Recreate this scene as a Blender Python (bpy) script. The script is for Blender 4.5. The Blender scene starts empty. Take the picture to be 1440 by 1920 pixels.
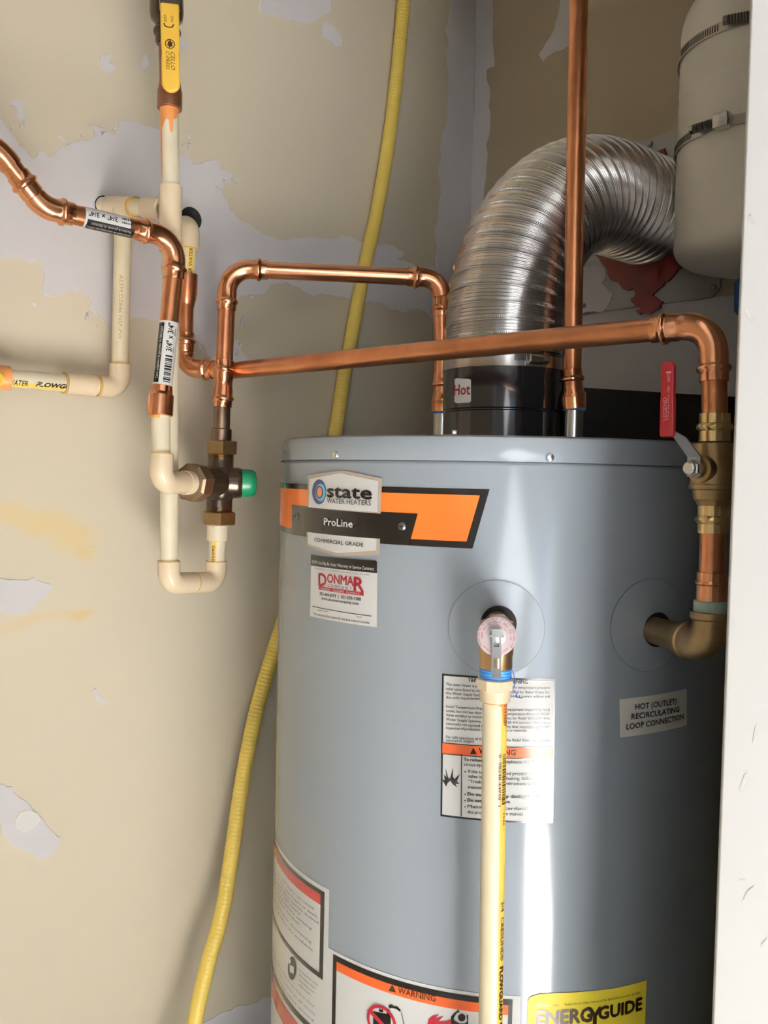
import bpy, bmesh, math, random
from mathutils import Vector, Matrix
from mathutils.geometry import tessellate_polygon
random.seed(7)
SC = bpy.context.scene
COL = SC.collection

# ------------------------------------------------------------------ camera
CZ = 1.46                                   # eye height above the floor
FPX, PITCH, ROLL = 1655.3, 0.0389, 0.0222   # focal length in pixels of the 1440 wide frame
CAMP = Vector((0, 0, CZ))
_up0 = Vector((0, math.sin(PITCH), math.cos(PITCH)))
_fwd = Vector((0, math.cos(PITCH), -math.sin(PITCH)))
_x = Vector((1, 0, 0))
CR = math.cos(ROLL) * _x + math.sin(ROLL) * _up0
CU = -math.sin(ROLL) * _x + math.cos(ROLL) * _up0
cam = bpy.data.cameras.new('camera')
cam.sensor_fit = 'HORIZONTAL'; cam.sensor_width = 36.0; cam.lens = 36.0 * FPX / 1440.0
cam.clip_start = 0.02
camo = bpy.data.objects.new('camera', cam); COL.objects.link(camo)
m = Matrix((CR, CU, -_fwd)).transposed().to_4x4(); m.translation = CAMP
camo.matrix_world = m
SC.camera = camo

# ------------------------------------------------------------------ frame of the building (turned against the view)
_n = math.hypot(1, .84)
E1 = Vector((1 / _n, .84 / _n, 0))          # along the long closet wall
E2 = Vector((.84 / _n, -1 / _n, 0))         # out of that wall, into the room
def W(e1, e2, z): return E1 * e1 + E2 * e2 + Vector((0, 0, z))
WALL_L = -1.5 / _n                          # e2 of the long wall
WALL_B = 1.155                              # e1 of the end wall
DOOR = -0.314                               # e2 of the door wall face (closet side)
JAMB = 0.602                                # e1 of the door jamb
FAR = 2.95                                  # e2 of the far room wall
CEIL = 2.55

# ------------------------------------------------------------------ light
SC.view_settings.view_transform = 'Standard'
SC.view_settings.look = 'None'
SC.view_settings.gamma = 1.0
SC.view_settings.use_curve_mapping = False
SC.view_settings.exposure = 0.17
world = bpy.data.worlds.new('world'); SC.world = world; world.use_nodes = True
bg = world.node_tree.nodes['Background']
bg.inputs[0].default_value = (.62, .76, 1.0, 1); bg.inputs[1].default_value = 1.6
SUN_DIR = (E1 * .535 + E2 * -.845) * math.cos(math.radians(31)) + Vector((0, 0, -math.sin(math.radians(31))))
sl = bpy.data.lights.new('sun', 'SUN'); sl.energy = 330; sl.angle = math.radians(.6); sl.color = (1, .975, .945)
so = bpy.data.objects.new('sun', sl); COL.objects.link(so)
so.rotation_euler = SUN_DIR.to_track_quat('-Z', 'Y').to_euler(); so.location = (0, -6, 5)
def window_light(name, e1, z, w, h, power, color, e2=FAR - .02, toward=None):
    l = bpy.data.lights.new(name, 'AREA'); l.shape = 'RECTANGLE'; l.size = w; l.size_y = h
    l.energy = power; l.color = color
    o = bpy.data.objects.new(name, l); COL.objects.link(o)
    o.location = W(e1, e2, z)
    d = (toward or -E2)
    o.rotation_euler = d.to_track_quat('-Z', 'Z').to_euler()
    return o
window_light('daylight_glass_door', -1.15, 1.03, .78, 2.0, 10, (.93, .97, 1.0), e2=FAR + .12)
window_light('daylight_side_fill', -2.4, 1.5, 1.6, 1.4, 40, (.95, .975, 1.0))  # unseen side window, widened and strengthened as added fill for the closet

# ------------------------------------------------------------------ pixel to place
def ray(px, py):
    u = (px - 720) / FPX; v = (960 - py) / FPX
    return _fwd + CR * u + CU * v
def P(px, py, y):
    d = ray(px, py); return CAMP + d * (y / d.y)
def PL(px, py, e2):                          # on a plane parallel to the long wall
    d = ray(px, py); return CAMP + d * (e2 / d.dot(E2))
def PB(px, py, e1=WALL_B):
    d = ray(px, py); return CAMP + d * (e1 / d.dot(E1))
TC = Vector((.149, 1.129, 0)); TR = .28
def tank_sz(px, py, R=TR):                   # unrolled tank coordinates: arc length, height
    d = ray(px, py); a = d.x ** 2 + d.y ** 2; b = d.x * TC.x + d.y * TC.y
    c = TC.x ** 2 + TC.y ** 2 - R * R
    disc = max(b * b - a * c, 0); t = (b - math.sqrt(disc)) / a
    p = CAMP + d * t
    return (R * math.atan2(p.x - TC.x, -(p.y - TC.y)), p.z)
def tank_map(R):
    def f(s, z, off):
        th = s / R
        return Vector((TC.x + (R + off) * math.sin(th), TC.y - (R + off) * math.cos(th), z))
    return f
TM = tank_map(TR)

# ------------------------------------------------------------------ materials
MATS = {}
def mat(name, col, rough=.5, metal=0.0, var=.06, vscale=8, bump=0.0, bscale=60, coat=0.0, spec=.5, aniso=0, col2=None, stretch=None, alpha=1, trans=0):
    if name in MATS: return MATS[name]
    M = bpy.data.materials.new(name); M.use_nodes = True
    nt = M.node_tree; b = nt.nodes['Principled BSDF']
    b.inputs['Roughness'].default_value = rough; b.inputs['Metallic'].default_value = metal
    b.inputs['Specular IOR Level'].default_value = spec
    b.inputs['Coat Weight'].default_value = coat; b.inputs['Coat Roughness'].default_value = .06
    if trans: b.inputs['Transmission Weight'].default_value = trans
    if alpha < 1: b.inputs['Alpha'].default_value = alpha
    tc = nt.nodes.new('ShaderNodeTexCoord'); mp = nt.nodes.new('ShaderNodeMapping')
    if stretch: mp.inputs['Scale'].default_value = stretch
    nt.links.new(tc.outputs['Object'], mp.inputs['Vector'])
    nz = nt.nodes.new('ShaderNodeTexNoise'); nz.inputs['Scale'].default_value = vscale; nz.inputs['Detail'].default_value = 5
    nt.links.new(mp.outputs['Vector'], nz.inputs['Vector'])
    rp = nt.nodes.new('ShaderNodeValToRGB')
    rp.color_ramp.elements[0].position = .3; rp.color_ramp.elements[1].position = .7
    c2 = col2 or tuple(min(1, c * (1 + var)) for c in col)
    c1 = tuple(c * (1 - var) for c in col) if not col2 else col
    rp.color_ramp.elements[0].color = (*c1, 1); rp.color_ramp.elements[1].color = (*c2, 1)
    nt.links.new(nz.outputs['Fac'], rp.inputs['Fac']); nt.links.new(rp.outputs['Color'], b.inputs['Base Color'])
    if bump:
        n2 = nt.nodes.new('ShaderNodeTexNoise'); n2.inputs['Scale'].default_value = bscale; n2.inputs['Detail'].default_value = 4
        nt.links.new(mp.outputs['Vector'], n2.inputs['Vector'])
        bp = nt.nodes.new('ShaderNodeBump'); bp.inputs['Strength'].default_value = bump; bp.inputs['Distance'].default_value = .002
        nt.links.new(n2.outputs['Fac'], bp.inputs['Height']); nt.links.new(bp.outputs['Normal'], b.inputs['Normal'])
    MATS[name] = M; M['_b'] = 1
    return M
def lin(r, g, b):
    f = lambda c: (c / 255 / 12.92) if c <= 10 else ((c / 255 + .055) / 1.055) ** 2.4
    return (f(r), f(g), f(b))
DRY = (.60, .535, .415)
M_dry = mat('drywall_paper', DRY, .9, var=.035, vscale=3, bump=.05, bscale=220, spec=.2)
M_dryb = mat('drywall_paper_olive_shaded', (.41, .35, .25), .9, var=.035, vscale=3, bump=.05, bscale=220, spec=.2)  # olive paper of the end wall, darkened further: shade put into its colour
M_mud = mat('joint_compound', (.68, .655, .665), .85, var=.05, vscale=6, bump=.25, bscale=45, spec=.2)
M_white = mat('white_paint', (.69, .69, .68), .45, var=.025, vscale=9, bump=.12, bscale=30, stretch=(1, 1, .12))
M_roomw = mat('room_wall_paint', (.27, .262, .25), .9, var=.02)
M_ceil = mat('ceiling_paint', (.36, .355, .35), .9, var=.02)
M_floor = mat('room_floor_vinyl', (.55, .54, .522), .5, var=.06, vscale=4, stretch=(6, 1, 1))
M_enamel = mat('grey_enamel', (.240, .272, .312), .13, var=.015, vscale=3, coat=0, spec=.75, bump=.04, bscale=12)
M_copper = mat('bright_copper', (.62, .275, .145), .2, 1.0, vscale=26, bump=.05, bscale=70, col2=(.76, .36, .20))
M_copperd = mat('brushed_copper_dull', (.50, .20, .095), .30, 1.0, vscale=34, bump=.06, bscale=120, col2=(.66, .29, .15))
M_copperold = mat('tarnished_copper', (.12, .085, .062), .38, 1.0, vscale=35, col2=(.24, .16, .11))
M_brown = mat('brown_copper', (.20, .085, .05), .42, .85, vscale=22, col2=(.30, .14, .085))
M_brass = mat('brass', (.66, .47, .19), .22, 1.0, vscale=30, col2=(.72, .56, .30), bump=.04)
M_brassd = mat('aged_brass', (.26, .18, .09), .42, 1.0, vscale=40, col2=(.40, .28, .15), bump=.12, bscale=160)
M_bronze = mat('dark_bronze', (.055, .04, .027), .25, .75, vscale=40, col2=(.095, .068, .045), bump=.08, bscale=120)
M_cpvc = mat('cream_cpvc', lin(228, 216, 184), .3, var=.03, vscale=14, bump=.02)
M_cpvcf = mat('cream_cpvc_fitting', lin(224, 205, 174), .2, var=.025, vscale=14)
M_cpvcw = mat('pale_cpvc', lin(236, 225, 196), .34, vscale=22, col2=lin(222, 212, 188))
M_glue = mat('amber_primer', lin(186, 148, 78), .3, var=.15, vscale=40)
M_primer = mat('orange_primer', lin(205, 135, 78), .35, var=.12, vscale=30)
M_yellow = mat('yellow_hose_jacket', lin(232, 204, 98), .38, var=.06, vscale=12, bump=.05)
M_yhandle = mat('yellow_vinyl', lin(224, 180, 70), .38, var=.05, vscale=20)
M_ystripe = mat('yellow_print', lin(230, 196, 92), .4, var=.05, vscale=30)
M_black = mat('black_enamel', (.012, .012, .014), .16, var=.1, vscale=4, coat=.4)
M_blackm = mat('black_paint_matte', (.010, .009, .009), .55, var=.1)
M_alu = mat('aluminium_duct', (.72, .71, .70), .2, 1.0, var=.05, vscale=20)
M_steel = mat('stainless_steel', (.58, .57, .55), .25, 1.0, var=.06, vscale=30)
M_zinc = mat('zinc_plated_steel', (.55, .56, .56), .22, 1.0, var=.08, vscale=30)
M_galv = mat('galvanised_sheet', (.24, .24, .24), .45, .6, vscale=14, col2=(.32, .32, .31))
M_strap = mat('slotted_steel_strap', (.50, .47, .41), .3, .7, var=.08, vscale=30)
M_slot = mat('dark_slot', (.03, .028, .025), .6, var=.1)
M_creamtank = mat('cream_tank_paint', (.93, .885, .79), .32, var=.02, vscale=5, bump=.03, bscale=40)
M_blue = mat('blue_thread_tape', lin(56, 128, 200), .5, var=.12, vscale=60, bump=.3, bscale=200)
M_bluepl = mat('blue_plastic', lin(36, 84, 150), .45, var=.08)
M_verd = mat('pale_thread_sealant', lin(140, 160, 150), .6, var=.1, vscale=60)
M_green = mat('green_plastic', lin(18, 128, 88), .38, var=.05)
M_red = mat('red_vinyl', lin(168, 24, 32), .36, var=.06)
M_caulk = mat('red_fire_sealant', (.20, .022, .014), .5, var=.2, vscale=30, bump=.5, bscale=60)
M_hole = mat('dark_hole', (.008, .007, .006), .9)
M_p = {}
def ink(name, rgb, rough=.2):
    return mat(name, lin(*rgb), rough, var=.02, vscale=10)
I_black = ink('black_ink', (20, 16, 16)); I_white = ink('white_label', (226, 226, 224)); I_orange = ink('orange_ink', (230, 120, 48))
I_worange = ink('warning_orange_ink', (208, 92, 44)); I_grey = ink('grey_ink', (120, 118, 118)); I_red = ink('red_ink', (150, 32, 44))
I_tan = ink('tan_foil', (164, 150, 136)); I_navy = ink('navy_ink', (52, 56, 104)); I_cyan = ink('light_blue_ink', (92, 168, 208))
I_rust = ink('logo_orange_ink', (206, 122, 76)); I_dred = ink('red_lettering', (142, 32, 42)); I_yel = ink('yellow_label', (250, 230, 70), .4)
I_danger = ink('danger_red_ink', (168, 50, 46)); I_clear = ink('silver_label', (196, 194, 188)); I_olive = ink('olive_ink', (120, 104, 60))
I_brown = ink('dark_brown_ink', (56, 38, 24), .4)

# ------------------------------------------------------------------ object helpers
ORG = {}
def thing(name, label, cat, loc, group=None, kind=None):
    o = bpy.data.objects.new(name, None); COL.objects.link(o)
    o.empty_display_size = .02
    o.location = loc; ORG[o.name] = Vector(loc)
    o['label'] = label; o['category'] = cat
    if group: o['group'] = group
    return o
class MB:
    def __init__(s): s.v = []; s.f = []
    def add(s, v, f):
        n = len(s.v); s.v += [Vector(p) for p in v]; s.f += [tuple(i + n for i in q) for q in f]; return s
    def build(s, name, material, parent=None, smooth=35, label=None, loc=None, cat=None, kind=None, group=None):
        me = bpy.data.meshes.new(name)
        org = ORG[parent.name] if parent else Vector(loc or (0, 0, 0))
        me.from_pydata([p - org for p in s.v], [], s.f)
        me.materials.append(material)
        bm = bmesh.new(); bm.from_mesh(me)
        bmesh.ops.recalc_face_normals(bm, faces=bm.faces); bm.to_mesh(me); bm.free()
        if smooth:
            me.shade_smooth(); me.set_sharp_from_angle(angle=math.radians(smooth))
        o = bpy.data.objects.new(name, me); COL.objects.link(o)
        if parent: o.parent = parent
        else: o.location = org
        ORG[o.name] = org
        if label: o['label'] = label
        if cat: o['category'] = cat
        if kind: o['kind'] = kind
        if group: o['group'] = group
        return o
def frame(ax, ref=None):
    ax = ax.normalized()
    r = ref if ref is not None else (Vector((0, 0, 1)) if abs(ax.z) < .9 else Vector((0, -1, 0)))
    a = (r - ax * r.dot(ax)).normalized()
    return ax, a, ax.cross(a)
def lathe(A, ax, prof, seg=32, ref=None, mb=None, rot=0.0):
    """surface of revolution from A along ax; prof = [(t, r)]"""
    mb = mb or MB(); ax, a, b = frame(ax, ref); v = []; f = []
    for t, r in prof:
        for k in range(seg):
            w = 2 * math.pi * k / seg + rot
            v.append(A + ax * t + (a * math.cos(w) + b * math.sin(w)) * r)
    for i in range(len(prof) - 1):
        for k in range(seg):
            k2 = (k + 1) % seg
            f.append((i * seg + k, i * seg + k2, (i + 1) * seg + k2, (i + 1) * seg + k))
    f.append(tuple(range(seg))[::-1]); n = (len(prof) - 1) * seg; f.append(tuple(range(n, n + seg)))
    return mb.add(v, f)
def sweep(pts, rad, seg=24, mb=None, cap=True):
    mb = mb or MB(); n = len(pts); T = []
    for i in range(n):
        t = pts[min(i + 1, n - 1)] - pts[max(i - 1, 0)]
        T.append(t.normalized())
    _, a, b = frame(T[0]); v = []; f = []
    for i in range(n):
        if i:
            q = T[i - 1].rotation_difference(T[i]); a = q @ a
        a = (a - T[i] * a.dot(T[i])).normalized(); b = T[i].cross(a)
        r = rad[i] if isinstance(rad, (list, tuple)) else rad
        for k in range(seg):
            w = 2 * math.pi * k / seg
            v.append(pts[i] + (a * math.cos(w) + b * math.sin(w)) * r)
    for i in range(n - 1):
        for k in range(seg):
            k2 = (k + 1) % seg
            f.append((i * seg + k, i * seg + k2, (i + 1) * seg + k2, (i + 1) * seg + k))
    if cap:
        f.append(tuple(range(seg))[::-1]); f.append(tuple(range((n - 1) * seg, n * seg)))
    return mb.add(v, f)
def catmull(pts, step=.006):
    out = []
    p = [pts[0] * 2 - pts[1]] + list(pts) + [pts[-1] * 2 - pts[-2]]
    for i in range(1, len(p) - 2):
        n = max(2, int((p[i + 1] - p[i]).length / step))
        for k in range(n):
            t = k / n
            out.append(.5 * ((2 * p[i]) + (p[i + 1] - p[i - 1]) * t + (2 * p[i - 1] - 5 * p[i] + 4 * p[i + 1] - p[i + 2]) * t * t
                       + (3 * p[i] - p[i - 1] - 3 * p[i + 1] + p[i + 2]) * t ** 3))
    out.append(pts[-1]); return out
def box(c, ux, uy, uz, sx, sy, sz, mb=None, bev=0):
    mb = mb or MB()
    v = [c + ux * (sx * i) + uy * (sy * j) + uz * (sz * k) for k in (-.5, .5) for j in (-.5, .5) for i in (-.5, .5)]
    if not bev:
        return mb.add(v, [(0, 1, 3, 2), (4, 5, 7, 6), (0, 1, 5, 4), (2, 3, 7, 6), (0, 2, 6, 4), (1, 3, 7, 5)])
    bm = bmesh.new(); bv = [bm.verts.new(p) for p in v]
    for q in [(0, 1, 3, 2), (4, 5, 7, 6), (0, 1, 5, 4), (2, 3, 7, 6), (0, 2, 6, 4), (1, 3, 7, 5)]: bm.faces.new([bv[i] for i in q])
    bmesh.ops.recalc_face_normals(bm, faces=bm.faces)
    bmesh.ops.bevel(bm, geom=bm.edges[:], offset=bev, segments=3, affect='EDGES', profile=.5)
    bm.verts.index_update()
    mb.add([p.co.copy() for p in bm.verts], [tuple(q.index for q in fc.verts) for fc in bm.faces]); bm.free()
    return mb
def prism(pts, up, h, mb=None):
    mb = mb or MB(); n = len(pts)
    tri = tessellate_polygon([pts])
    v = list(pts) + [p + up * h for p in pts]
    f = [tuple(t) for t in tri] + [tuple(i + n for i in t) for t in tri]
    f += [(i, (i + 1) % n, n + (i + 1) % n, n + i) for i in range(n)]
    return mb.add(v, f)

# ------------------------------------------------------------------ flat print wrapped on a surface
def cut2d(polys, step, lo=0):
    """polygons -> list of (verts2d, faces) cut every `step` across the first coordinate"""
    bm = bmesh.new()
    for pl in polys:
        vs = [bm.verts.new((x, y, 0)) for x, y in pl]
        for t in tessellate_polygon([[Vector((x, y, 0)) for x, y in pl]]):
            try: bm.faces.new([vs[i] for i in t])
            except ValueError: pass
    if step and bm.verts:
        x0 = min(v.co.x for v in bm.verts); x1 = max(v.co.x for v in bm.verts)
        x = x0 + step
        while x < x1 - 1e-6:
            bmesh.ops.bisect_plane(bm, geom=bm.verts[:] + bm.edges[:] + bm.faces[:], plane_co=(x, 0, 0), plane_no=(1, 0, 0), dist=1e-7)
            x += step
    bm.verts.index_update()
    r = ([(v.co.x, v.co.y) for v in bm.verts], [tuple(v.index for v in f.verts) for f in bm.faces]); bm.free()
    return r
def decal(name, mapper, polys, material, parent, off=.0004, step=.012, swap=False, thick=0, **kw):
    if swap: polys = [[(y, x) for x, y in p] for p in polys]
    v, f = cut2d(polys, step)
    if swap: v = [(y, x) for x, y in v]
    mb = MB()
    mb.add([mapper(x, y, off) for x, y in v], f)
    if thick:
        e = {}
        for q in f:
            for i in range(len(q)):
                k = (q[i], q[(i + 1) % len(q)]); e[k] = e.get(k, 0) + 1
        b = [k for k in e if (k[1], k[0]) not in e]
        n = len(v); mb.v += [Vector(mapper(x, y, off - thick)) for x, y in v]
        mb.f += [(j, i, i + n, j + n) for i, j in b]
    return mb.build(name, material, parent, smooth=30, **kw)
_tc = {}
def glyphs(s, bold=0, shear=0, space=1.0):
    k = (s, bold, shear, space)
    if k in _tc: return _tc[k]
    cu = bpy.data.curves.new('t', 'FONT'); cu.body = s; cu.size = 1; cu.offset = bold; cu.shear = shear; cu.space_character = space
    cu.resolution_u = 2; cu.fill_mode = 'FRONT'
    ob = bpy.data.objects.new('t', cu); COL.objects.link(ob)
    dg = bpy.context.evaluated_depsgraph_get(); me = bpy.data.meshes.new_from_object(ob.evaluated_get(dg))
    v = [(p.co.x, p.co.y) for p in me.vertices]; f = [tuple(p.vertices) for p in me.polygons]
    bpy.data.objects.remove(ob); bpy.data.curves.remove(cu); bpy.data.meshes.remove(me)
    if v:
        x0 = min(p[0] for p in v); v = [(p[0] - x0, p[1]) for p in v]
    _tc[k] = (v, f); return _tc[k]
def strokes(b): return [(0, 0)] if b < .004 else [(-b, 0), (b, 0), (0, b), (0, -b)]
CAP = .69                                    # cap height of the built-in face at size 1
def letters(mb, mapper, s, a, b, cap, bold=0, shear=0, off=.0010, space=1.0, vert=False):
    """text from a to b (surface coordinates of the baseline ends), cap height in metres"""
    v, f = glyphs(s, 0, shear, space)
    if not v: return
    w = max(p[0] for p in v); k = cap / CAP
    for dx, dy in strokes(bold):
        out = []
        for x, y in v:
            t = (x + dx) / w; yy = (y + dy) * k * (-1 if vert else 1)
            out.append(mapper(a[0] + (b[0] - a[0]) * t, a[1] + (b[1] - a[1]) * t + yy, off))
        mb.add(out, f)
def pipe_map(A, B, r):
    ax = (B - A).normalized(); mid = (A + B) / 2
    ref = CAMP - mid; ref = (ref - ax * ref.dot(ax)).normalized(); side = ax.cross(ref)
    def f(s, c, off):
        w = c / r
        return A + ax * s + (ref * math.cos(w) + side * math.sin(w)) * (r + off)
    return f, (B - A).length
def ell(cx, cy, rx, ry, n=28, a0=0, a1=360):
    return [(cx + rx * math.cos(math.radians(a0 + (a1 - a0) * i / n)), cy + ry * math.sin(math.radians(a0 + (a1 - a0) * i / n))) for i in range(n if a1 - a0 == 360 else n + 1)]
def ring2d(cx, cy, rx, ry, tx, ty, n=32):
    o = ell(cx, cy, rx, ry, n); i = ell(cx, cy, rx - tx, ry - ty, n)
    return [[o[k], o[(k + 1) % n], i[(k + 1) % n], i[k]] for k in range(n)]

# ------------------------------------------------------------------ setting
def slab(name, material, a, b, kind='structure', label=None, parent=None, cat=None):
    """box between two (e1, e2, z) corners"""
    c = W((a[0] + b[0]) / 2, (a[1] + b[1]) / 2, (a[2] + b[2]) / 2)
    o = box(c, E1, E2, Vector((0, 0, 1)), abs(b[0] - a[0]), abs(b[1] - a[1]), abs(b[2] - a[2])).build(name, material, parent, smooth=0, loc=c if not parent else None, kind=kind if not parent else None, label=label)
    return o
RL, RR = -3.6, 2.4                           # room ends along e1
wall_left = slab('wall_left', M_dry, (-.35, WALL_L - .1, 0), (WALL_B + .1, WALL_L, CEIL), label='bare drywall closet wall with white joint compound patches')
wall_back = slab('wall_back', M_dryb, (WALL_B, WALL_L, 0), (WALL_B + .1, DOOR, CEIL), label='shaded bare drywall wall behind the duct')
slab('wall_side', M_dry, (-.35, WALL_L, 0), (-.25, DOOR, CEIL))
OPEN0 = JAMB - .80
slab('wall_front', M_roomw, (JAMB + .118, DOOR, 0), (RR, DOOR + .10, CEIL))
slab('wall_front', M_roomw, (RL, DOOR, 0), (OPEN0 - .03, DOOR + .10, CEIL))
slab('wall_front', M_roomw, (OPEN0 - .03, DOOR, 2.10), (JAMB + .118, DOOR + .10, CEIL))
slab('trim_1', M_white, (JAMB + .104, DOOR - .016, 0), (JAMB + .118, DOOR - .002, 2.07))
slab('trim_2', M_white, (OPEN0 - .03, DOOR - .012, 0), (OPEN0, DOOR + .112, 2.07))
slab('trim_3', M_white, (OPEN0 - .03, DOOR - .012, 2.07), (JAMB + .118, DOOR + .112, 2.10))
# door leaf standing open against the jamb; its inner edge is what the view shows on the right
la_ = (E1 * .5 + E2 * .866).normalized(); lt_ = Vector((-la_.y, la_.x, 0))
if lt_.dot(E1) < 0: lt_ = -lt_
h0 = W(JAMB, DOOR - .012, 0)
door = box(h0 + la_ * .36 + lt_ * .0175 + Vector((0, 0, 1.03)), la_, lt_, Vector((0, 0, 1)), .72, .035, 2.04, bev=.0015).build('door_1', M_white, None, 30, loc=h0, kind='structure', label='white painted door leaf with scuffed paint at the right edge')
slab('floor', M_floor, (RL, WALL_L, -.05), (RR, FAR + .8, 0))
slab('ceiling', M_ceil, (RL, WALL_L - .1, CEIL), (RR, FAR + .15, CEIL + .05))
fn_ = -lt_
def door_pt(px, py):
    d = ray(px, py); t = (h0 - CAMP).dot(fn_) / d.dot(fn_); return CAMP + d * t + fn_ * .0004
for pl in ([(1414, 1372), (1418, 1358), (1424, 1358), (1420, 1376), (1411, 1394)], [(1386, 1482), (1396, 1452), (1402, 1448), (1398, 1470), (1390, 1484)], [(1392, 1690), (1400, 1672), (1416, 1658), (1402, 1680)],
           [(1426, 1772), (1438, 1758), (1440, 1762), (1430, 1776)], [(1402, 408), (1408, 402), (1416, 418), (1418, 424), (1410, 418)], [(1396, 582), (1400, 580), (1412, 596), (1414, 602), (1408, 602)], [(1386, 1650), (1397, 1648), (1397, 1651), (1388, 1652)]):
    MB().add([door_pt(x, y) for x, y in pl], [tuple(range(len(pl)))]).build('paint_scuff', mat('scuffed_paint', (.50, .50, .49), .7), door, 0)
# far wall with one opening, the glass door; the added side light has none
GD0, GD1 = -1.56, -.75
def far(a, z0, b, z1): slab('wall_far', M_roomw, (a, FAR, z0), (b, FAR + .15, z1))
far(RL, 0, GD0, CEIL); far(GD0, 2.06, GD1, CEIL); far(GD1, 0, RR, CEIL)
slab('wall_room_left', M_roomw, (RL - .1, DOOR, 0), (RL, FAR + .15, CEIL))
slab('wall_room_right', M_roomw, (RR, DOOR, 0), (RR + .1, FAR + .15, CEIL))

# ------------------------------------------------------------------ joint compound on the walls
def jag(poly, amp, depth=3, seed=1):
    rnd = random.Random(seed); pts = list(poly)
    for d in range(depth):
        out = []
        for i, p in enumerate(pts):
            q = pts[(i + 1) % len(pts)]; L = math.hypot(q[0] - p[0], q[1] - p[1]); out.append(p)
            if L > .004:
                k = rnd.uniform(-1, 1) * amp * min(L, .05)
                out.append(((p[0] + q[0]) / 2 - (q[1] - p[1]) / L * k, (p[1] + q[1]) / 2 + (q[0] - p[0]) / L * k))
        pts = out
    return pts
def lmap(e1, z, off): return W(e1, WALL_L + off, z)
def bmap(e2, z, off): return W(WALL_B - off, e2, z)
def to_l(pts):
    out = []
    for x, y in pts:
        p = PL(x, y, WALL_L); out.append((min(p.dot(E1), WALL_B), p.z))
    return out
def to_b(pts):
    out = []
    for x, y in pts:
        p = PB(x, y); out.append((max(p.dot(E2), WALL_L), p.z))
    return out
def mud(px, wall, seed, amp=.16, th=.0012, name='joint_compound_patch', material=None):
    mp, cv = (lmap, to_l) if wall is wall_left else (bmap, to_b)
    return decal(name, mp, [jag(cv(px), amp, 2, seed)], material or M_mud, wall, off=th, step=0, thick=th)
main_mud = [(-60, 150), (0, 222), (12, 240), (28, 258), (36, 275), (50, 282), (60, 298), (72, 286), (80, 284), (92, 296), (105, 285), (122, 275), (140, 266), (165, 264),
 (178, 256), (175, 243), (165, 236), (180, 238), (200, 248), (213, 255), (222, 240), (222, 224), (238, 225), (262, 232), (300, 244), (322, 258), (336, 288), (350, 290), (362, 310),
 (378, 307), (408, 304), (414, 318), (434, 330), (430, 338), (415, 335), (420, 352), (412, 355), (402, 344), (415, 360), (426, 380), (430, 395), (445, 410), (455, 415), (475, 427),
 (505, 444), (528, 452), (545, 447), (575, 445), (600, 447), (625, 449), (690, 455), (712, 462), (745, 468), (757, 475), (745, 486), (770, 494), (800, 502), (822, 505), (817, 490),
 (822, 380), (828, 300), (838, 200), (838, 120), (842, 75), (834, 55), (840, 35), (842, 0), (843, -80), (915, -80), (910, 10), (900, 300), (895, 450), (890, 620), (885, 815),
 (820, 800), (818, 640), (808, 600), (800, 587), (765, 583), (720, 572), (690, 565), (655, 560), (640, 556), (600, 550), (560, 540), (545, 535), (530, 530), (515, 533), (500, 545),
 (495, 555), (470, 552), (450, 557), (440, 570), (438, 590), (432, 610), (442, 640), (452, 660), (464, 678), (440, 682), (410, 674), (392, 668), (384, 650), (372, 640), (362, 622), (358, 600), (352, 596),
 (340, 640), (322, 640), (300, 605), (280, 600), (250, 595), (200, 608), (195, 600), (180, 585), (175, 590), (165, 580), (172, 565), (158, 555), (155, 545), (145, 546), (138, 553),
 (132, 545), (120, 550), (95, 557), (80, 553), (78, 535), (85, 520), (75, 505), (80, 495), (65, 488), (55, 495), (40, 484), (20, 485), (0, 482), (-60, 475)]
mud(main_mud, wall_left, 3)
for i, pl in enumerate([
 [(484, -30), (487, 24), (505, 27), (540, 40), (560, 43), (598, 35), (620, 22), (628, -30)],
 [(612, 40), (602, 58), (604, 68), (632, 89), (640, 85), (638, 66), (626, 50)],
 [(188, 106), (184, 118), (194, 132), (212, 135), (219, 126), (207, 120), (202, 117), (208, 107), (205, 102)],
 [(265, 112), (261, 124), (268, 134), (274, 127), (279, 116), (273, 103)],
 [(338, 80), (342, 96), (352, 92), (357, 86), (350, 76)],
 [(22, 187), (18, 198), (30, 203), (34, 218), (40, 228), (47, 222), (45, 200), (44, 186)],
 [(107, 256), (116, 262), (120, 270), (121, 262), (115, 255)],
 [(350, 252), (352, 262), (358, 262), (356, 254)], [(20, 236), (22, 243), (26, 240)], [(60, 568), (62, 574), (68, 575), (66, 569)],
 [(-40, 1085), (0, 1084), (64, 1082), (80, 1092), (100, 1099), (86, 1118), (64, 1140), (45, 1151), (0, 1147), (-40, 1146)],
 [(-40, 1465), (0, 1470), (22, 1474), (60, 1518), (100, 1560), (113, 1570), (110, 1588), (98, 1604), (75, 1610), (40, 1594), (15, 1572), (-5, 1540), (-40, 1500)],
 [(172, 1293), (180, 1290), (201, 1318), (199, 1325)],
 [(452, 598), (450, 608), (456, 612), (460, 600), (457, 590)],
 [(300, 1950), (330, 1935), (400, 1908), (430, 1895), (470, 1882), (515, 1868), (640, 1815), (640, 2050), (300, 2100)],
 ]):
    mud(pl, wall_left, 20 + i, .14)
mud([(28, 1536), (36, 1522), (52, 1518), (70, 1524), (76, 1538), (60, 1554), (42, 1560), (30, 1552)], wall_left, 50, .05, th=.002, name='nail_head_patch', material=mat('fresh_compound', (.80, .78, .75), .8))
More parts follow.
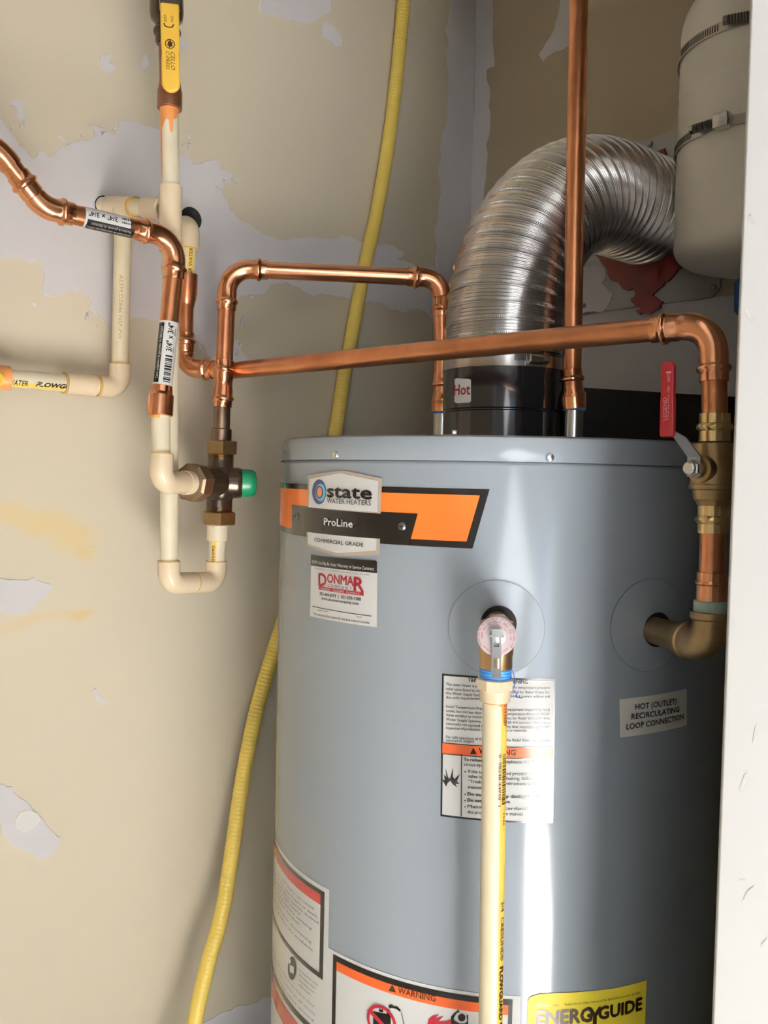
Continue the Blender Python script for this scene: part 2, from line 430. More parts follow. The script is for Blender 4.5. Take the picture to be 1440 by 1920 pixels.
# thin smears near the edges of the compound
rnd = random.Random(5)
for cx, cy, sx, sy, n in [(385, 630, 28, 45, 26), (190, 245, 35, 12, 14), (430, 340, 14, 14, 6), (445, 660, 14, 22, 9), (480, 545, 40, 10, 8), (172, 590, 14, 20, 8), (40, 235, 10, 16, 5), (350, 275, 16, 12, 5)]:
    for k in range(n):
        x = cx + rnd.gauss(0, .5) * sx; y = cy + rnd.gauss(0, .5) * sy; r = rnd.uniform(1.5, 5)
        mud([(x + r * rnd.uniform(.5, 1.2) * math.cos(t * 1.05), y + r * rnd.uniform(.5, 1.3) * math.sin(t * 1.05)) for t in range(6)], wall_left, k, .1, th=.0016, name='compound_smear')
# end wall
mud([(840, -80), (926, -80), (925, 60), (928, 125), (915, 130), (914, 150), (919, 165), (917, 200), (920, 215), (916, 260), (912, 275), (915, 290), (912, 330), (905, 420), (900, 560), (898, 700), (846, 800), (846, 620), (846, 450), (846, 300), (846, 10)], wall_back, 4, .08)
mud([(1066, -60), (1052, 0), (1040, 55), (1025, 80), (1011, 103), (1018, 116), (1040, 98), (1065, 88), (1090, 70), (1105, -60)], wall_back, 5, .08)
mud([(1010, 600), (1100, 592), (1230, 572), (1400, 552), (1500, 540), (1500, 800), (1010, 830)], wall_back, 6, .05)
# water stains and the hole edges in the wall paper are colour of the paper itself
def stain(nt, base_socket, ellipses, color, noise_scale=14):
    tc = nt.nodes.new('ShaderNodeTexCoord'); nz = nt.nodes.new('ShaderNodeTexNoise'); nz.inputs['Scale'].default_value = noise_scale
    nt.links.new(tc.outputs['Object'], nz.inputs['Vector'])
    sub = nt.nodes.new('ShaderNodeVectorMath'); sub.operation = 'MULTIPLY_ADD'
    nt.links.new(nz.outputs['Color'], sub.inputs[0]); sub.inputs[1].default_value = (.05, .05, .05); nt.links.new(tc.outputs['Object'], sub.inputs[2])
    prev = base_socket
    for (c, sx, sy, ang, strength) in ellipses:
        mp = nt.nodes.new('ShaderNodeMapping'); mp.vector_type = 'TEXTURE'
        mp.inputs['Location'].default_value = (c[0] + .025, c[1] + .025, c[2] + .025); mp.inputs['Rotation'].default_value = (0, 0, 0)
        mp.inputs['Scale'].default_value = (sx, sx, sy)
        nt.links.new(sub.outputs[0], mp.inputs['Vector'])
        ln = nt.nodes.new('ShaderNodeVectorMath'); ln.operation = 'LENGTH'; nt.links.new(mp.outputs['Vector'], ln.inputs[0])
        mr = nt.nodes.new('ShaderNodeMapRange'); mr.inputs[1].default_value = .35; mr.inputs[2].default_value = 1.0; mr.inputs[3].default_value = strength; mr.inputs[4].default_value = 0
        nt.links.new(ln.outputs['Value'], mr.inputs[0])
        mx = nt.nodes.new('ShaderNodeMix'); mx.data_type = 'RGBA'
        nt.links.new(mr.outputs[0], mx.inputs['Factor']); nt.links.new(prev, mx.inputs['A']); mx.inputs['B'].default_value = (*color, 1)
        prev = mx.outputs['Result']
    return prev
M_dryl = M_dry.copy(); M_dryl.name = 'drywall_paper_stained'; wall_left.data.materials[0] = M_dryl
nt = M_dryl.node_tree; bs = nt.nodes['Principled BSDF']; src = bs.inputs['Base Color'].links[0].from_socket
wl0 = ORG[wall_left.name]
def loc_l(x, y): return PL(x, y, WALL_L) - wl0
out = stain(nt, src, [(loc_l(20, 962), .09, .022, 0, .75), (loc_l(95, 982), .055, .02, 0, .8), (loc_l(140, 1008), .04, .022, 0, .9), (loc_l(160, 1034), .022, .014, 0, .9),
                      (loc_l(155, 1156), .026, .011, 0, 1.0), (loc_l(60, 1170), .09, .012, 0, .5), (loc_l(178, 1021), .009, .004, 0, 1.0)], (.62, .49, .27))
nt.links.new(out, bs.inputs['Base Color'])
def stub(px, py, r, wall):
    mp, cv = (lmap, to_l) if wall is wall_left else (bmap, to_b)
    c = cv([(px, py)])[0]
    decal('pipe_hole', mp, [ell(c[0], c[1], r, r, 24)], M_hole, wall, off=.0022, step=0)
# ------------------------------------------------------------------ water heater
wh = thing('water_heater', 'tall grey enamel tank water heater standing in the closet', 'water heater', (TC.x, TC.y, 0.0))
ZR = CZ + .0434; ZS = CZ + .0172
up = Vector((0, 0, 1)); base = Vector((TC.x, TC.y, 0))
lathe(base, up, [(.0, .27), (.0, .28), (ZS - .004, .28), (ZS - .0015, .2795), (ZS, .2785)], 160, mb=(mbj := MB())).build('jacket', M_enamel, wh)
cap = lathe(base, up, [(ZS + .0003, .2788), (ZS + .0008, .2813), (ZS + .004, .2816), (ZR - .006, .2816), (ZR - .002, .2803), (ZR, .277), (ZR - .002, .2)], 160).build('top_cap', M_enamel, wh)
lathe(base, up, [(ZS - .0009, .2802), (ZS - .0009, .2806), (ZS + .0002, .2806), (ZS + .0002, .2802)], 160).build('seam', mat('seam_shadow_gap', (.10, .11, .12), .6), wh)
for x, y in ((630, 853), (1031, 858)):
    s, z = tank_sz(x, y, .2816); n = tank_map(.2816)(s, z, 1) - tank_map(.2816)(s, z, 0)
    A = tank_map(.2816)(s, z, 0)
    lathe(A, n, [(-.001, .0042), (.001, .0042), (.0022, .0034), (.0028, .0015)], 20).build('screw', mat('bright_screw_zinc', (.85, .85, .85), .2, 1), cap)
def tp(px): return [tank_sz(x, y) for x, y in px]
def tdec(name, polys, material, parent, off=.0004, step=.014):
    return decal(name, TM, [tp(p) for p in polys], material, parent, off, step)
def zof(x, y): return tank_sz(x, y)[1]
def sof(x, y): return tank_sz(x, y)[0]
SL = -TR * math.radians(112)
# stripe with badge
zt, zb = zof(800, 914.5), zof(800, 1024.5)
stripe = decal('stripe_decal', TM, [[(SL, zt), (sof(918, 919), zt), (sof(886, 1030), zb), (SL, zb)]], I_black, wh, .0004, .014)
zo, zp = zof(800, 926), zof(820, 1013)
decal('orange_field', TM, [[(SL, zo), (sof(900, 931), zo), (sof(875, 1016), zp), (SL, zp)]], I_orange, stripe, .0008, .014)
decal('name_bar', TM, [tp([(549, 946), (784, 963), (768, 1022), (549, 1002)])], I_black, stripe, .0012, .014)
badge = tdec('brand_badge', [[(579, 892), (645, 882), (718, 897), (715, 963), (579, 951)], [(577, 997), (714, 1010), (713, 1040), (634, 1043), (577, 1023)]], I_tan, wh, .0014)
tdec('badge_face', [[(583, 898), (640, 887), (711, 902), (709, 960), (581, 951)], [(580, 998), (708, 1010), (707, 1032), (635, 1037), (580, 1020)]], I_white, badge, .0017)
def tpe(cx, cy, rx, ry): return tp(ell(cx, cy, rx, ry, 32))
decal('logo_disc', TM, [tpe(601.3, 922.3, 13.2, 23.5)], I_navy, badge, .0020)
decal('logo_disc', TM, [tpe(604, 923.5, 9.4, 16.5)], I_cyan, badge, .0022)
decal('logo_disc', TM, [tpe(602.6, 922.8, 6.2, 11.6)], I_black, badge, .0024)
decal('logo_disc', TM, [tpe(603, 922.8, 4.8, 9.6)], I_rust, badge, .0026)
def tl(mb, s, a, b, cap_px, bold=0, shear=0, off=.0026, flat=False, space=1.0):
    A, B = tank_sz(*a), tank_sz(*b)
    if flat: z = (A[1] + B[1]) / 2; A = (A[0], z); B = (B[0], z)
    d = abs((CAMP - TM(A[0], A[1], 0)).length)
    letters(mb, TM, s, A, B, cap_px * (TM((A[0] + B[0]) / 2, A[1], 0).y) / FPX, bold, shear, off, space)
mb = MB(); tl(mb, 'state', (617, 931.5), (699, 936), 24, .03); mb.build('lettering', I_black, badge, 0); mb = MB(); tl(mb, 'WATER HEATERS', (616.5, 943), (698, 948), 9.5, .0, off=.0026); mb.build('lettering', I_black, badge, 0); mb = MB()
tl(mb, 'COMMERCIAL GRADE', (593, 1015), (684, 1025), 7, .008); mb.build('lettering', I_black, badge, 0)
mb = MB(); tl(mb, 'ProLine', (611, 984), (664, 989), 13.5, .02); mb.build('lettering', I_white, stripe, 0)
mb = MB(); tl(mb, '\u00ae', (665.5, 985), (669, 985.4), 4); mb.build('lettering', I_grey, stripe, 0)
for x, y, r in ((558, 968, .0042), (755, 987, .0042)):
    s, z = tank_sz(x, y); A = TM(s, z, .001); n = TM(s, z, 1) - TM(s, z, 0)
    sc = lathe(A, n, [(0, r), (.0012, r), (.0024, r * .7), (.0028, r * .3)], 20).build('screw', mat('dark_screw_steel', (.16, .16, .15), .4, .9), wh)
    box(A + n * .0026, n.cross(up).normalized(), up, n, .005, .0012, .0008).build('screw_slot', M_hole, sc, 0)
# service sticker
st = tdec('service_sticker', [[(584, 1040), (706, 1051), (708, 1054), (707, 1176), (582, 1155)]], I_white, wh, .0004)
tdec('sticker_header', [[(584, 1040), (706, 1051), (708, 1054), (708, 1074.5), (584, 1060)]], I_black, st, .0008)
mb = MB(); tl(mb, 'STOP! Unit May Be Under Warranty or Service Contract', (587, 1056), (702, 1069.5), 6, .02, off=.0013); mb.build('lettering', I_white, st, 0); mb = MB(); tl(mb, 'HEATING   COOLING   PLUMBING', (604, 1104.6), (676, 1114.5), 3.2, .01, off=.0017); mb.build('lettering', I_white, st, 0)
mb = MB(); tl(mb, 'VA 2705000147 | DC LCA000000 | MD 78002 | WSSC PG-70083', (592, 1066.5), (694, 1079), 2.8, 0, off=.0012); mb.build('lettering', I_grey, st, 0)
mb = MB(); tl(mb, 'D', (599, 1098), (613, 1099.5), 24, .03, off=.0012); tl(mb, 'ONMA', (615, 1092), (664, 1098), 17, .03, off=.0012); tl(mb, 'R', (665, 1107), (683, 1109.5), 26, .03, off=.0012); mb.build('lettering', I_dred, st, 0)
tdec('red_bar', [[(599, 1099), (683, 1110.5), (683, 1117), (599, 1105)]], I_red, st, .0010)
mb = MB(); tl(mb, 'C O M P A N Y', (616, 1100), (661, 1106), 5.5, 0, off=.0013); tl(mb, '703-444-8595  |  301-230-1288', (601, 1115.5), (678, 1126), 5.6, .02, off=.0013)
tl(mb, 'www.donmarcompany.com', (604, 1123.5), (674, 1134), 5, .02, off=.0013); tl(mb, 'INSPECTED BY:', (598, 1145), (618, 1148), 3, 0, off=.0013); tl(mb, 'DATE:', (670, 1157), (680, 1159), 3, 0, off=.0013)
tl(mb, 'This unit should be cleaned & checked every 6 months', (589, 1152), (694, 1169.5), 4.2, .01, off=.0013); mb.build('lettering', I_black, st, 0)
tdec('rule', [[(587, 1136), (698, 1154.5), (698, 1155.7), (587, 1137.2)]], I_black, st, .0010)
# temperature and pressure valve label
tpl = tdec('relief_valve_label', [[(829, 1263), (1041, 1272), (1037, 1543), (826, 1530)]], I_black, wh, .0004)
tdec('label_face', [[(832.5, 1266.5), (1037.5, 1275.5), (1033.5, 1539.5), (829.5, 1526.5)]], I_white, tpl, .0008)
tdec('orange_band', [[(830, 1392.5), (1036.5, 1402), (1036, 1421), (829.7, 1411.5)]], I_worange, tpl, .0012)
tdec('rule', [[(830, 1391), (1037, 1400.5), (1037, 1402), (830, 1392.5)], [(830, 1411.5), (1036, 1421), (1036, 1422.5), (830, 1413)], [(865.3, 1413), (867, 1413), (866, 1529), (864.4, 1529)]], I_black, tpl, .0015)
mb = MB()
tl(mb, 'T&P RELIEF VALVE OPENING', (878, 1277.5), (989, 1281.5), 7, .02, off=.0014)
para = [(1284.5, 'This water heater is provided with a combination temperature-pressure', 1030), (1293, 'relief valve listed as complying with the standard for Relief Valves for', 1030), (1301, 'Hot Water Supply Systems, ANSI Z21.22 CSA 4.4 current edition and', 1030), (1309, 'the code requirements of your area.', 940),
 (1326, 'Install Temperature-Pressure protective equipment required by local', 1030), (1334, 'codes, but not less than a combination Temperature-Pressure Relief', 1030), (1342, 'Valve certified as meeting the requirements for Relief Valves for Hot', 1030), (1350, 'Water Supply Systems, ANSI Z21.22 CSA 4.4 current edition by a', 1030), (1358, 'nationally recognized testing laboratory that maintains periodic', 1030), (1366, 'inspection of production of listed equipment or materials.', 988),
 (1383, 'For safe operation of the water heater the Relief Valve must not be', 1030), (1389.5, 'removed or plugged.', 890)]
for y, s, x1 in para: tl(mb, s, (837, y), (x1, y + (x1 - 837) * .034), 5, .004, off=.0014)
low = [(870, 1425.5, 'To reduce the risk of explosion resulting in', 1018, .02), (870, 1435, 'serious injury or death:', 940, .005), (878, 1448, 'If the temperature and pressure relief', 1012, .005), (878, 1457, 'valve is dripping or leaking, follow', 1000, .005),
 (878, 1466.5, '\u201cTroubleshooting\u201d instructions in the', 1008, .005), (878, 1477.5, 'manual.', 907, .005), (877, 1490.5, 'Do not plug or cap discharge pipe', 1014, .03), (877, 1502, 'Do not remove valve.', 957, .03), (877, 1513.5, 'Maintain in accordance', 992, .005), (877, 1524, 'the procedures in the manual.', 981, .005)]
for x, y, s, x1, bo in low: tl(mb, s, (x, y), (x1, y + (x1 - x) * .04), 6, bo, off=.0014)
tl(mb, 'WARNING', (898, 1411.5), (966.5, 1415.5), 10.5, .02, off=.0017)
mb.build('lettering', I_black, tpl, 0)
tdec('explosion_symbol', [[(836, 1439), (841, 1457), (845, 1459), (850, 1438), (849.5, 1456), (853, 1460), (863, 1450), (857, 1464), (862, 1469), (854, 1468), (858, 1475), (850, 1470), (845, 1463), (840, 1467), (837, 1474), (834, 1468), (829.5, 1460), (835, 1462), (833, 1451), (838, 1457)],
 [(881.5, 1413), (888, 1401), (894.5, 1413.6)]] + [ell(872.5, yy, 1.3, 1.3, 8) for yy in (1446, 1488.5, 1500, 1511.5)], I_black, tpl, .0017)
# outlet label
hl = tdec('outlet_label', [[(1163, 1311), (1285, 1291.5), (1287, 1293), (1287, 1358), (1285, 1360.5), (1164, 1382.5), (1162, 1381), (1161, 1313)]], I_clear, wh, .0004)
mb = MB(); tl(mb, 'HOT (OUTLET)', (1190, 1330), (1267, 1319.5), 10.5, .012, off=.001); tl(mb, 'RECIRCULATING', (1183, 1348.5), (1272, 1334), 10.5, .012, off=.001); tl(mb, 'LOOP CONNECTION', (1173.5, 1367.5), (1280, 1347.5), 10.5, .012, off=.001); mb.build('lettering', I_black, hl, 0)
# danger label running round the left side
def zr(y, x=606): return zof(x, y)
sR = sof(618, 1669); ztop = zof(612, 1665.5); zbot = .62
dl = decal('danger_label', TM, [[(SL, ztop), (sR, ztop), (sR, zbot), (SL, zbot)]], I_white, wh, .0004, .012)
sB = sof(609, 1700); sA = sof(602, 1700)
z1, z2, z3, z4, z5 = zr(1671), zr(1679), zr(1697, 603), zr(1826, 603), zr(1837)
decal('black_frame', TM, [[(SL, z1), (sB, z1), (sB, z2), (SL, z2)], [(sA, z2), (sB, z2), (sB, z4), (sA, z4)], [(SL, z4), (sB, z4), (sB, z5), (SL, z5)], [(SL, zr(1938)), (sof(604, 1900), zr(1938)), (sof(604, 1900), zr(1950)), (SL, zr(1950))]], I_black, dl, .0008, .012)
decal('red_band', TM, [[(SL, z2), (sA, z2), (sA, z3), (SL, z3)]], I_danger, dl, .0008, .012)
decal('red_band', TM, [[(SL, zr(1960)), (sof(560, 1900), zr(1960)), (sof(560, 1900), zr(2000)), (SL, zr(2000))]], I_danger, dl, .0008, .012)  # red reflection painted into the label as a flat band
mb = MB(); s0 = SL * .80
dt = [(1712, 'Water temperature over 125F (52C) can cause', 590, 1), (1723, 'severe burns instantly resulting in severe injury or death.', 598, 1), (1733, 'Children, elderly, and the physically or mentally disabled', 599, 1), (1742, 'are at highest risk for scald injury.', 566, 1),
 (1753, 'See instruction manual before setting', 586, 1), (1763, 'temperature at water heater.', 566, 1), (1779, 'Feel water before bathing or showering.', 587, 1), (1792, 'Temperature limiting valves are available.', 590, 1)]
for y, s, x1, _ in dt:
    z = zr(y, 600); letters(mb, TM, s, (s0, z), (sof(x1, y), z), .0029, .01, 0, .0013)
for k, (s, x1) in enumerate([('See manual for more', 598), ('information about', 593), ('operating your', 591), ('water heater.', 586)]):
    z = zr(1850 + k * 9.5, 600); letters(mb, TM, s, (sof(562, 1830), z), (sof(x1, 1850), z), .0026, .005, 0, .0013)
for k, s in enumerate(['Read all instructions before use. Failure to follow may result in injury.', 'Keep this label on the water heater at all times', 'and consult the dealer or installer before servicing.']):
    z = zr(1895 + k * 14, 600); letters(mb, TM, s, (s0, z), (sof(592, 1900), z), .0022, .005, 0, .0013)
mb.build('lettering', I_grey, dl, 0)
decal('manual_symbol', TM, [tpe(549, 1815, 8, 22)], I_black, dl, .0010, .004)
decal('manual_symbol', TM, [tp([(545, 1808), (553, 1812), (553, 1826), (545, 1822)]), tpe(545, 1802, 2.2, 5)], I_white, dl, .0013, 0)
# flammable vapour label
zt = zof(760, 1826); zw = zof(820, 1841)
sR2 = sof(976, 1870); sL2 = sR
WS = (zof(910, 1863) - zof(617, 1777)) / (sof(910, 1863) - sof(617, 1777)); s617 = sof(617, 1777)
def wz(x, y):
    a = tank_sz(x, y); return a[1] - WS * (a[0] - s617)
TMW = lambda s, z, off: TM(s, z + WS * (s - s617), off)
zt = wz(617, 1777)
wl = decal('warning_label', TMW, [[(sL2, zt), (sR2, zt), (sR2, zbot), (sL2, zbot)]], I_white, wh, .0005, .012)
b0, b1, t0, t1, t2 = sof(625.5, 1800), sof(632, 1810), wz(625.5, 1788), wz(632, 1802), wz(632, 1819)
c0, c1 = sof(961, 1880), sof(953, 1880)
decal('black_frame', TMW, [[(b0, t0), (c0, t0), (c0, t1), (b0, t1)], [(b0, t1), (b1, t1), (b1, zbot), (b0, zbot)], [(c1, t1), (c0, t1), (c0, zbot), (c1, zbot)]], I_black, wl, .0009, .012)
decal('orange_band', TMW, [[(b1, t1), (c1, t1), (c1, t2), (b1, t2)]], I_worange, wl, .0009, .012)
mb = MB(); tl(mb, 'WARNING', (747, 1861), (817, 1877), 12, .012, off=.0013); mb.build('lettering', I_brown, wl, 0)
decal('alert_triangle', TM, [tp([(730, 1857), (737, 1845), (743.5, 1860)])], I_brown, wl, .0013, 0)
decal('fuel_can_symbol', TM, [tp([(701, 1895), (733, 1902), (735, 1960), (700, 1960)]), tp([(712, 1889), (716, 1893), (719, 1889), (719, 1897), (712, 1896)]), tp([(726, 1891), (731, 1892), (731, 1902), (726, 1902)]),
  tp([(729, 1885), (734, 1882), (740, 1886), (746, 1886), (752, 1893), (751, 1896), (744, 1891), (736, 1889), (731, 1890)])], I_black, wl, .0011, 0)
decal('fuel_can_hose', TM, [tp([(752, 1896), (754, 1895), (760, 1920), (762, 1950), (759, 1950), (757, 1922)])], I_grey, wl, .0011, 0)
cs, cz = tank_sz(716, 1915)
decal('prohibition_ring', TM, ring2d(cs, cz, .0175, .0175, .0034, .0034) + [tp([(690, 1893), (696, 1890), (742, 1940), (736, 1944)])], I_red, wl, .0015, 0)
decal('flame_symbol', TM, [tp([(801, 1925), (804, 1910), (812, 1903), (824, 1901), (814, 1910), (824, 1906), (832, 1904), (822, 1914), (836, 1913), (848, 1909), (846, 1930), (820, 1945), (803, 1945)])], I_red, wl, .0011, 0)
decal('person_symbol', TM, [tpe(866, 1907, 7, 7), tp([(846, 1905), (852, 1898), (860, 1892), (862, 1896), (856, 1899), (851, 1908), (852, 1912), (862, 1918), (872, 1918), (876, 1914), (875, 1902), (878, 1901), (878, 1925), (870, 1960), (848, 1960), (846, 1920)])], I_black, wl, .0011, 0)
# energy label
eg = decal('energy_label', TM, [tp([(989, 1876), (994, 1868), (1010, 1863), (1040, 1861), (1100, 1858), (1150, 1852.5), (1211, 1837)]) + [(sof(1209, 1900), zbot), (sof(987, 1910), zbot)]], I_yel, wh, .0009, .012)
mb = MB(); tl(mb, 'ENERG', (1006, 1919.5), (1108, 1913), 27, .045, off=.0014, flat=True); z = zof(1058, 1917)
a, b = sof(1103, 1912), sof(1125, 1908); 
letters(mb, TM, 'Y', (a, z - .006), (b, z - .006), .0178, .05, 0, .0014)
letters(mb, TM, 'GUIDE', (sof(1121, 1909), z), (sof(1201, 1896), z), .0124, .045, 0, .0014); mb.build('lettering', I_brown, eg, 0)
mb = MB(); tl(mb, 'U.S. Government', (1007, 1886), (1047, 1885), 5, 0, off=.0014); tl(mb, 'Federal law prohibits removal of this label before consumer purchase', (1058, 1884), (1199, 1861), 5, 0, off=.0014); mb.build('lettering', I_olive, eg, 0)
# plates round the two side openings
for (x, y, r, hx, hy, hr) in ((930.5, 1177, .0462, 935, 1168, .0172), (1218, 1172, .0462, 1230, 1180, .0175)):
    s, z = tank_sz(x, y)
    n = TM(s, z, 1) - TM(s, z, 0); rr = []
    d = decal('cover_plate', TM, [ell(s, z, r, r, 64)], M_enamel, wh, .0016, .008, thick=.0016)
    decal('plate_edge', TM, ring2d(s, z, r + .0005, r + .0005, .0007, .0007, 64), mat('plate_edge_shadow', (.12, .13, .14), .6), d, .0014, 0)
    s, z = tank_sz(hx, hy); decal('pipe_hole', TM, [ell(s, z, hr, hr, 32)], M_hole, d, .0022, .006)
# flue collar with sticker
def hgt(py, px, y): return P(px, py, y).z
zc1, zc2 = CZ + .0855, CZ + .140
collar = lathe(base, up, [(ZR - .003, .0770), (ZR + .004, .0760), (zc1 - .002, .0757), (zc1 - .0005, .0745), (zc1 + .0005, .0745), (zc1 + .002, .0772), (zc2 - .004, .0772), (zc2 + .002, .0765), (zc2 + .03, .0745)], 96).build('flue_collar', M_black, wh)
RC = .0772; CM = tank_map(RC)
def cs_(px): return [tank_sz(x, y, RC) for x, y in px]
hs = decal('heat_sticker', CM, [cs_([(853, 711), (856, 709.5), (880, 710.5), (883.5, 713), (883.5, 752), (880, 755), (856, 756), (852.5, 753)])], I_white, collar, .0005, .004, label='white sticker reading Hot in red')
mb = MB(); A, B = tank_sz(852.8, 741, RC), tank_sz(882, 739.5, RC); letters(mb, CM, 'Hot', A, B, .0125, .02, 0, .001); mb.build('lettering', I_red, collar, 0)
# black metal box beside the flue
A = Vector((.243, 1.115, 0)); B = Vector((.470, 1.176, 0)); dirb = (B - A).normalized(); nb = Vector((-dirb.y, dirb.x, 0))
hA = P(1091, 724, 1.10).z; hB = P(1382, 744, 1.172).z
pts = [A, B, B + nb * .055, A + nb * .055]
v = [p + up * (ZR - .001) for p in pts] + [pts[0] + up * hA, pts[1] + up * hB, pts[2] + up * hB, pts[3] + up * hA]
MB().add(v, [(0, 1, 2, 3), (4, 5, 6, 7), (0, 1, 5, 4), (1, 2, 6, 5), (2, 3, 7, 6), (3, 0, 4, 7)]).build('black_housing', M_blackm, wh, 0, label='plain black metal box behind the red handle')
box(P(852, 811, 1.03), Vector((1, 0, 0)), Vector((0, 1, 0)), up, .006, .006, .006, bev=.001).build('bolt_head', M_zinc, wh)
# nipples
N1 = Vector((.2255, 1.065, 0)); N2 = Vector((.0757, 1.19, 0))
for N, yt in ((N1, P(1068, 764, 1.065).z), (N2, P(825, 770, 1.19).z)):
    n = lathe(N, up, [(ZR - .003, .0122), (yt, .0122)], 32).build('water_nipple', M_zinc, wh, label='galvanised pipe nipple')
    lathe(N, up, [(yt - .004, .0125), (yt - .003, .0136), (yt + .003, .0138), (yt + .005, .0125)], 32).build('thread_tape', M_blue, n)

# ------------------------------------------------------------------ fittings library
R34 = .0111
PRESS = [(0, 1.02), (.0003, 1.13), (.0075, 1.13), (.0085, 1.17), (.0100, 1.32), (.0118, 1.37), (.0136, 1.32), (.0150, 1.17), (.0160, 1.14), (.0245, 1.14), (.0265, 1.06)]
CUP = [(0, 1.03), (.0003, 1.23), (.0230, 1.23), (.0260, 1.23)]
SOLV = [(0, 1.03), (.0003, 1.25), (.0200, 1.25), (.0210, 1.25)]
def elbow(name, corner, dA, dB, parent, material, prof=PRESS, bend=.022, legA=.046, legB=.046, body=1.10, R=R34, seg=32, label=None, mb=None):
    dA = dA.normalized(); dB = dB.normalized(); ang = dA.angle(dB); t = bend / math.tan(ang / 2)
    t = min(t, legA - .005, legB - .005); bend = t * math.tan(ang / 2)
    pts = []; rad = []
    for d, r in prof:
        if d < legA - t: pts.append(corner + dA * (legA - d)); rad.append(r * R)
    bis = (dA + dB).normalized(); cen = corner + bis * (bend / math.sin(ang / 2))
    a0 = corner + dA * t - cen; ax = a0.cross(corner + dB * t - cen).normalized(); tot = math.pi - ang
    for i in range(13):
        pts.append(cen + Matrix.Rotation(tot * i / 12, 3, ax) @ a0); rad.append(body * R)
    for d, r in reversed(prof):
        if d < legB - t: pts.append(corner + dB * (legB - d)); rad.append(r * R)
    mb = sweep(pts, rad, seg, mb)
    return mb.build(name, material, parent, 40, label=label)
def pipe(name, A, B, parent, material, R=R34, seg=32, label=None):
    return sweep([A, B], R, seg).build(name, material, parent, label=label)
def coupling(name, A, B, parent, material, prof, R=R34, seg=32, label=None):
    """straight fitting between A and B with the end profile on both ends"""
    L = (B - A).length; h = [(d, r) for d, r in prof if d < L / 2]
    pr = [(d, r * R) for d, r in h] + [(L - d, r * R) for d, r in reversed(h)]
    return lathe(A, B - A, pr, seg).build(name, material, parent, label=label)
def straight(name, A, ax, prof, parent, material, seg=32, label=None, smooth=35, rot=0):
    return lathe(A, ax, prof, seg, rot=rot).build(name, material, parent, smooth, label=label)
def glue_ring(A, ax, parent, r=R34 * 1.10, w=.0016):
    lathe(A - ax.normalized() * w / 2, ax, [(0, R34), (0, r), (w, r), (w, R34)], 28).build('primer_ring', M_glue, parent)
def unit(a, b): return (b - a).normalized()

# ------------------------------------------------------------------ copper riser in front of the duct
r0 = Vector((N1.x, N1.y, P(1068, 764, 1.065).z))
cr_ = thing('copper_riser', 'straight vertical copper pipe rising in front of the silver duct', 'pipe', r0)
top = r0 + (P(1089, -60, 1.065) - r0) * ((CEIL - r0.z) / (P(1089, -60, 1.065).z - r0.z))
pj = P(1071, 690, 1.065)
L = (pj - r0).length; ax = unit(r0, pj)
pipe('pipe', pj - ax * .01, top, cr_, M_copperd)
straight('adapter', r0 - ax * .002, ax, [(0, .0138), (.0004, .0152), (.014, .0156), (.018, .0152), (.022, .0128), (L - .0145, .0126), (L - .0125, .0148), (L - .0105, .0150), (L - .008, .0128), (L, .0126), (L + .0003, .0112)], cr_, M_copper)

# ------------------------------------------------------------------ flexible duct
ductlen = WALL_B - base.dot(E1)
d0 = base + up * (zc2 - .001); hz = CZ + .402; rb = hz - (zc2 + .045)
pts = []; s = 0; path = []
N = 1600
l1 = .046; l2 = rb * math.pi / 2; l3 = ductlen - rb - .001; LT = l1 + l2 + l3
for i in range(N + 1):
    s = LT * i / N
    if s < l1: p = d0 + up * s
    elif s < l1 + l2:
        a = (s - l1) / rb; p = d0 + up * (l1 + rb * math.sin(a)) + E1 * (rb * (1 - math.cos(a)))
    else: p = d0 + up * (l1 + rb) + E1 * (rb + s - l1 - l2)
    pitch = .0165; ph = (s % pitch) / pitch
    fine = .0008 * math.sin(2 * math.pi * ph * 5)
    seam = .0022 if ph < .11 else 0
    r = .0752 + fine + seam - (.0022 if .11 <= ph < .19 else 0)
    path.append(p); pts.append(r)
duct = thing('flexible_duct', 'silver ribbed aluminium vent duct bending from heater into wall', 'duct', d0)
sweep(path, pts, 72, cap=False).build('duct_hose', M_alu, duct, 60)
# crimped lock seams, short teeth along every third ridge
mb = MB(); k = 0
s = .02
while s < LT * .45:
    if s < l1: p = d0 + up * s; tan = up
    else:
        a = (s - l1) / rb; p = d0 + up * (l1 + rb * math.sin(a)) + E1 * (rb * (1 - math.cos(a))); tan = up * math.cos(a) + E1 * math.sin(a)
    _, a_, b_ = frame(tan, Vector((-.13, -1, 0)))
    for j in range(-26, 27):
        w = j * .032; n = a_ * math.cos(w) + b_ * math.sin(w); q = p + n * .0774
        box(q, tan, n, tan.cross(n), .0028, .0008, .0011, mb)
    s += .0165
mb.build('crimp_teeth', M_alu, duct, 0, kind='stuff')
clamp = thing('hose_clamp', 'stainless worm-drive clamp round the duct on black flue collar', 'clamp', base + up * (zc2 - .002))
lathe(base, up, [(zc2 - .004, .0778), (zc2 - .004, .0786), (zc2 + .0105, .0786), (zc2 + .0105, .0778)], 96).build('strap', M_steel, clamp)
q = tank_sz(1005, 673, .082); cn = tank_map(.082)(q[0], q[1], 1) - tank_map(.082)(q[0], q[1], 0); cc = tank_map(.0815)(q[0], q[1], 0); tg = up.cross(cn).normalized()
mbh = MB(); lathe(cc - tg * .011 + cn * .002, tg, [(0, .0045), (.001, .0062), (.018, .0062), (.020, .005)], 20, mb=mbh); mbh.build('worm_housing', M_steel, clamp)
lathe(cc + tg * .009 + cn * .002, tg, [(0, .0058), (.006, .0058), (.007, .004)], 6).build('screw', M_steel, clamp, 0)
mb = MB()
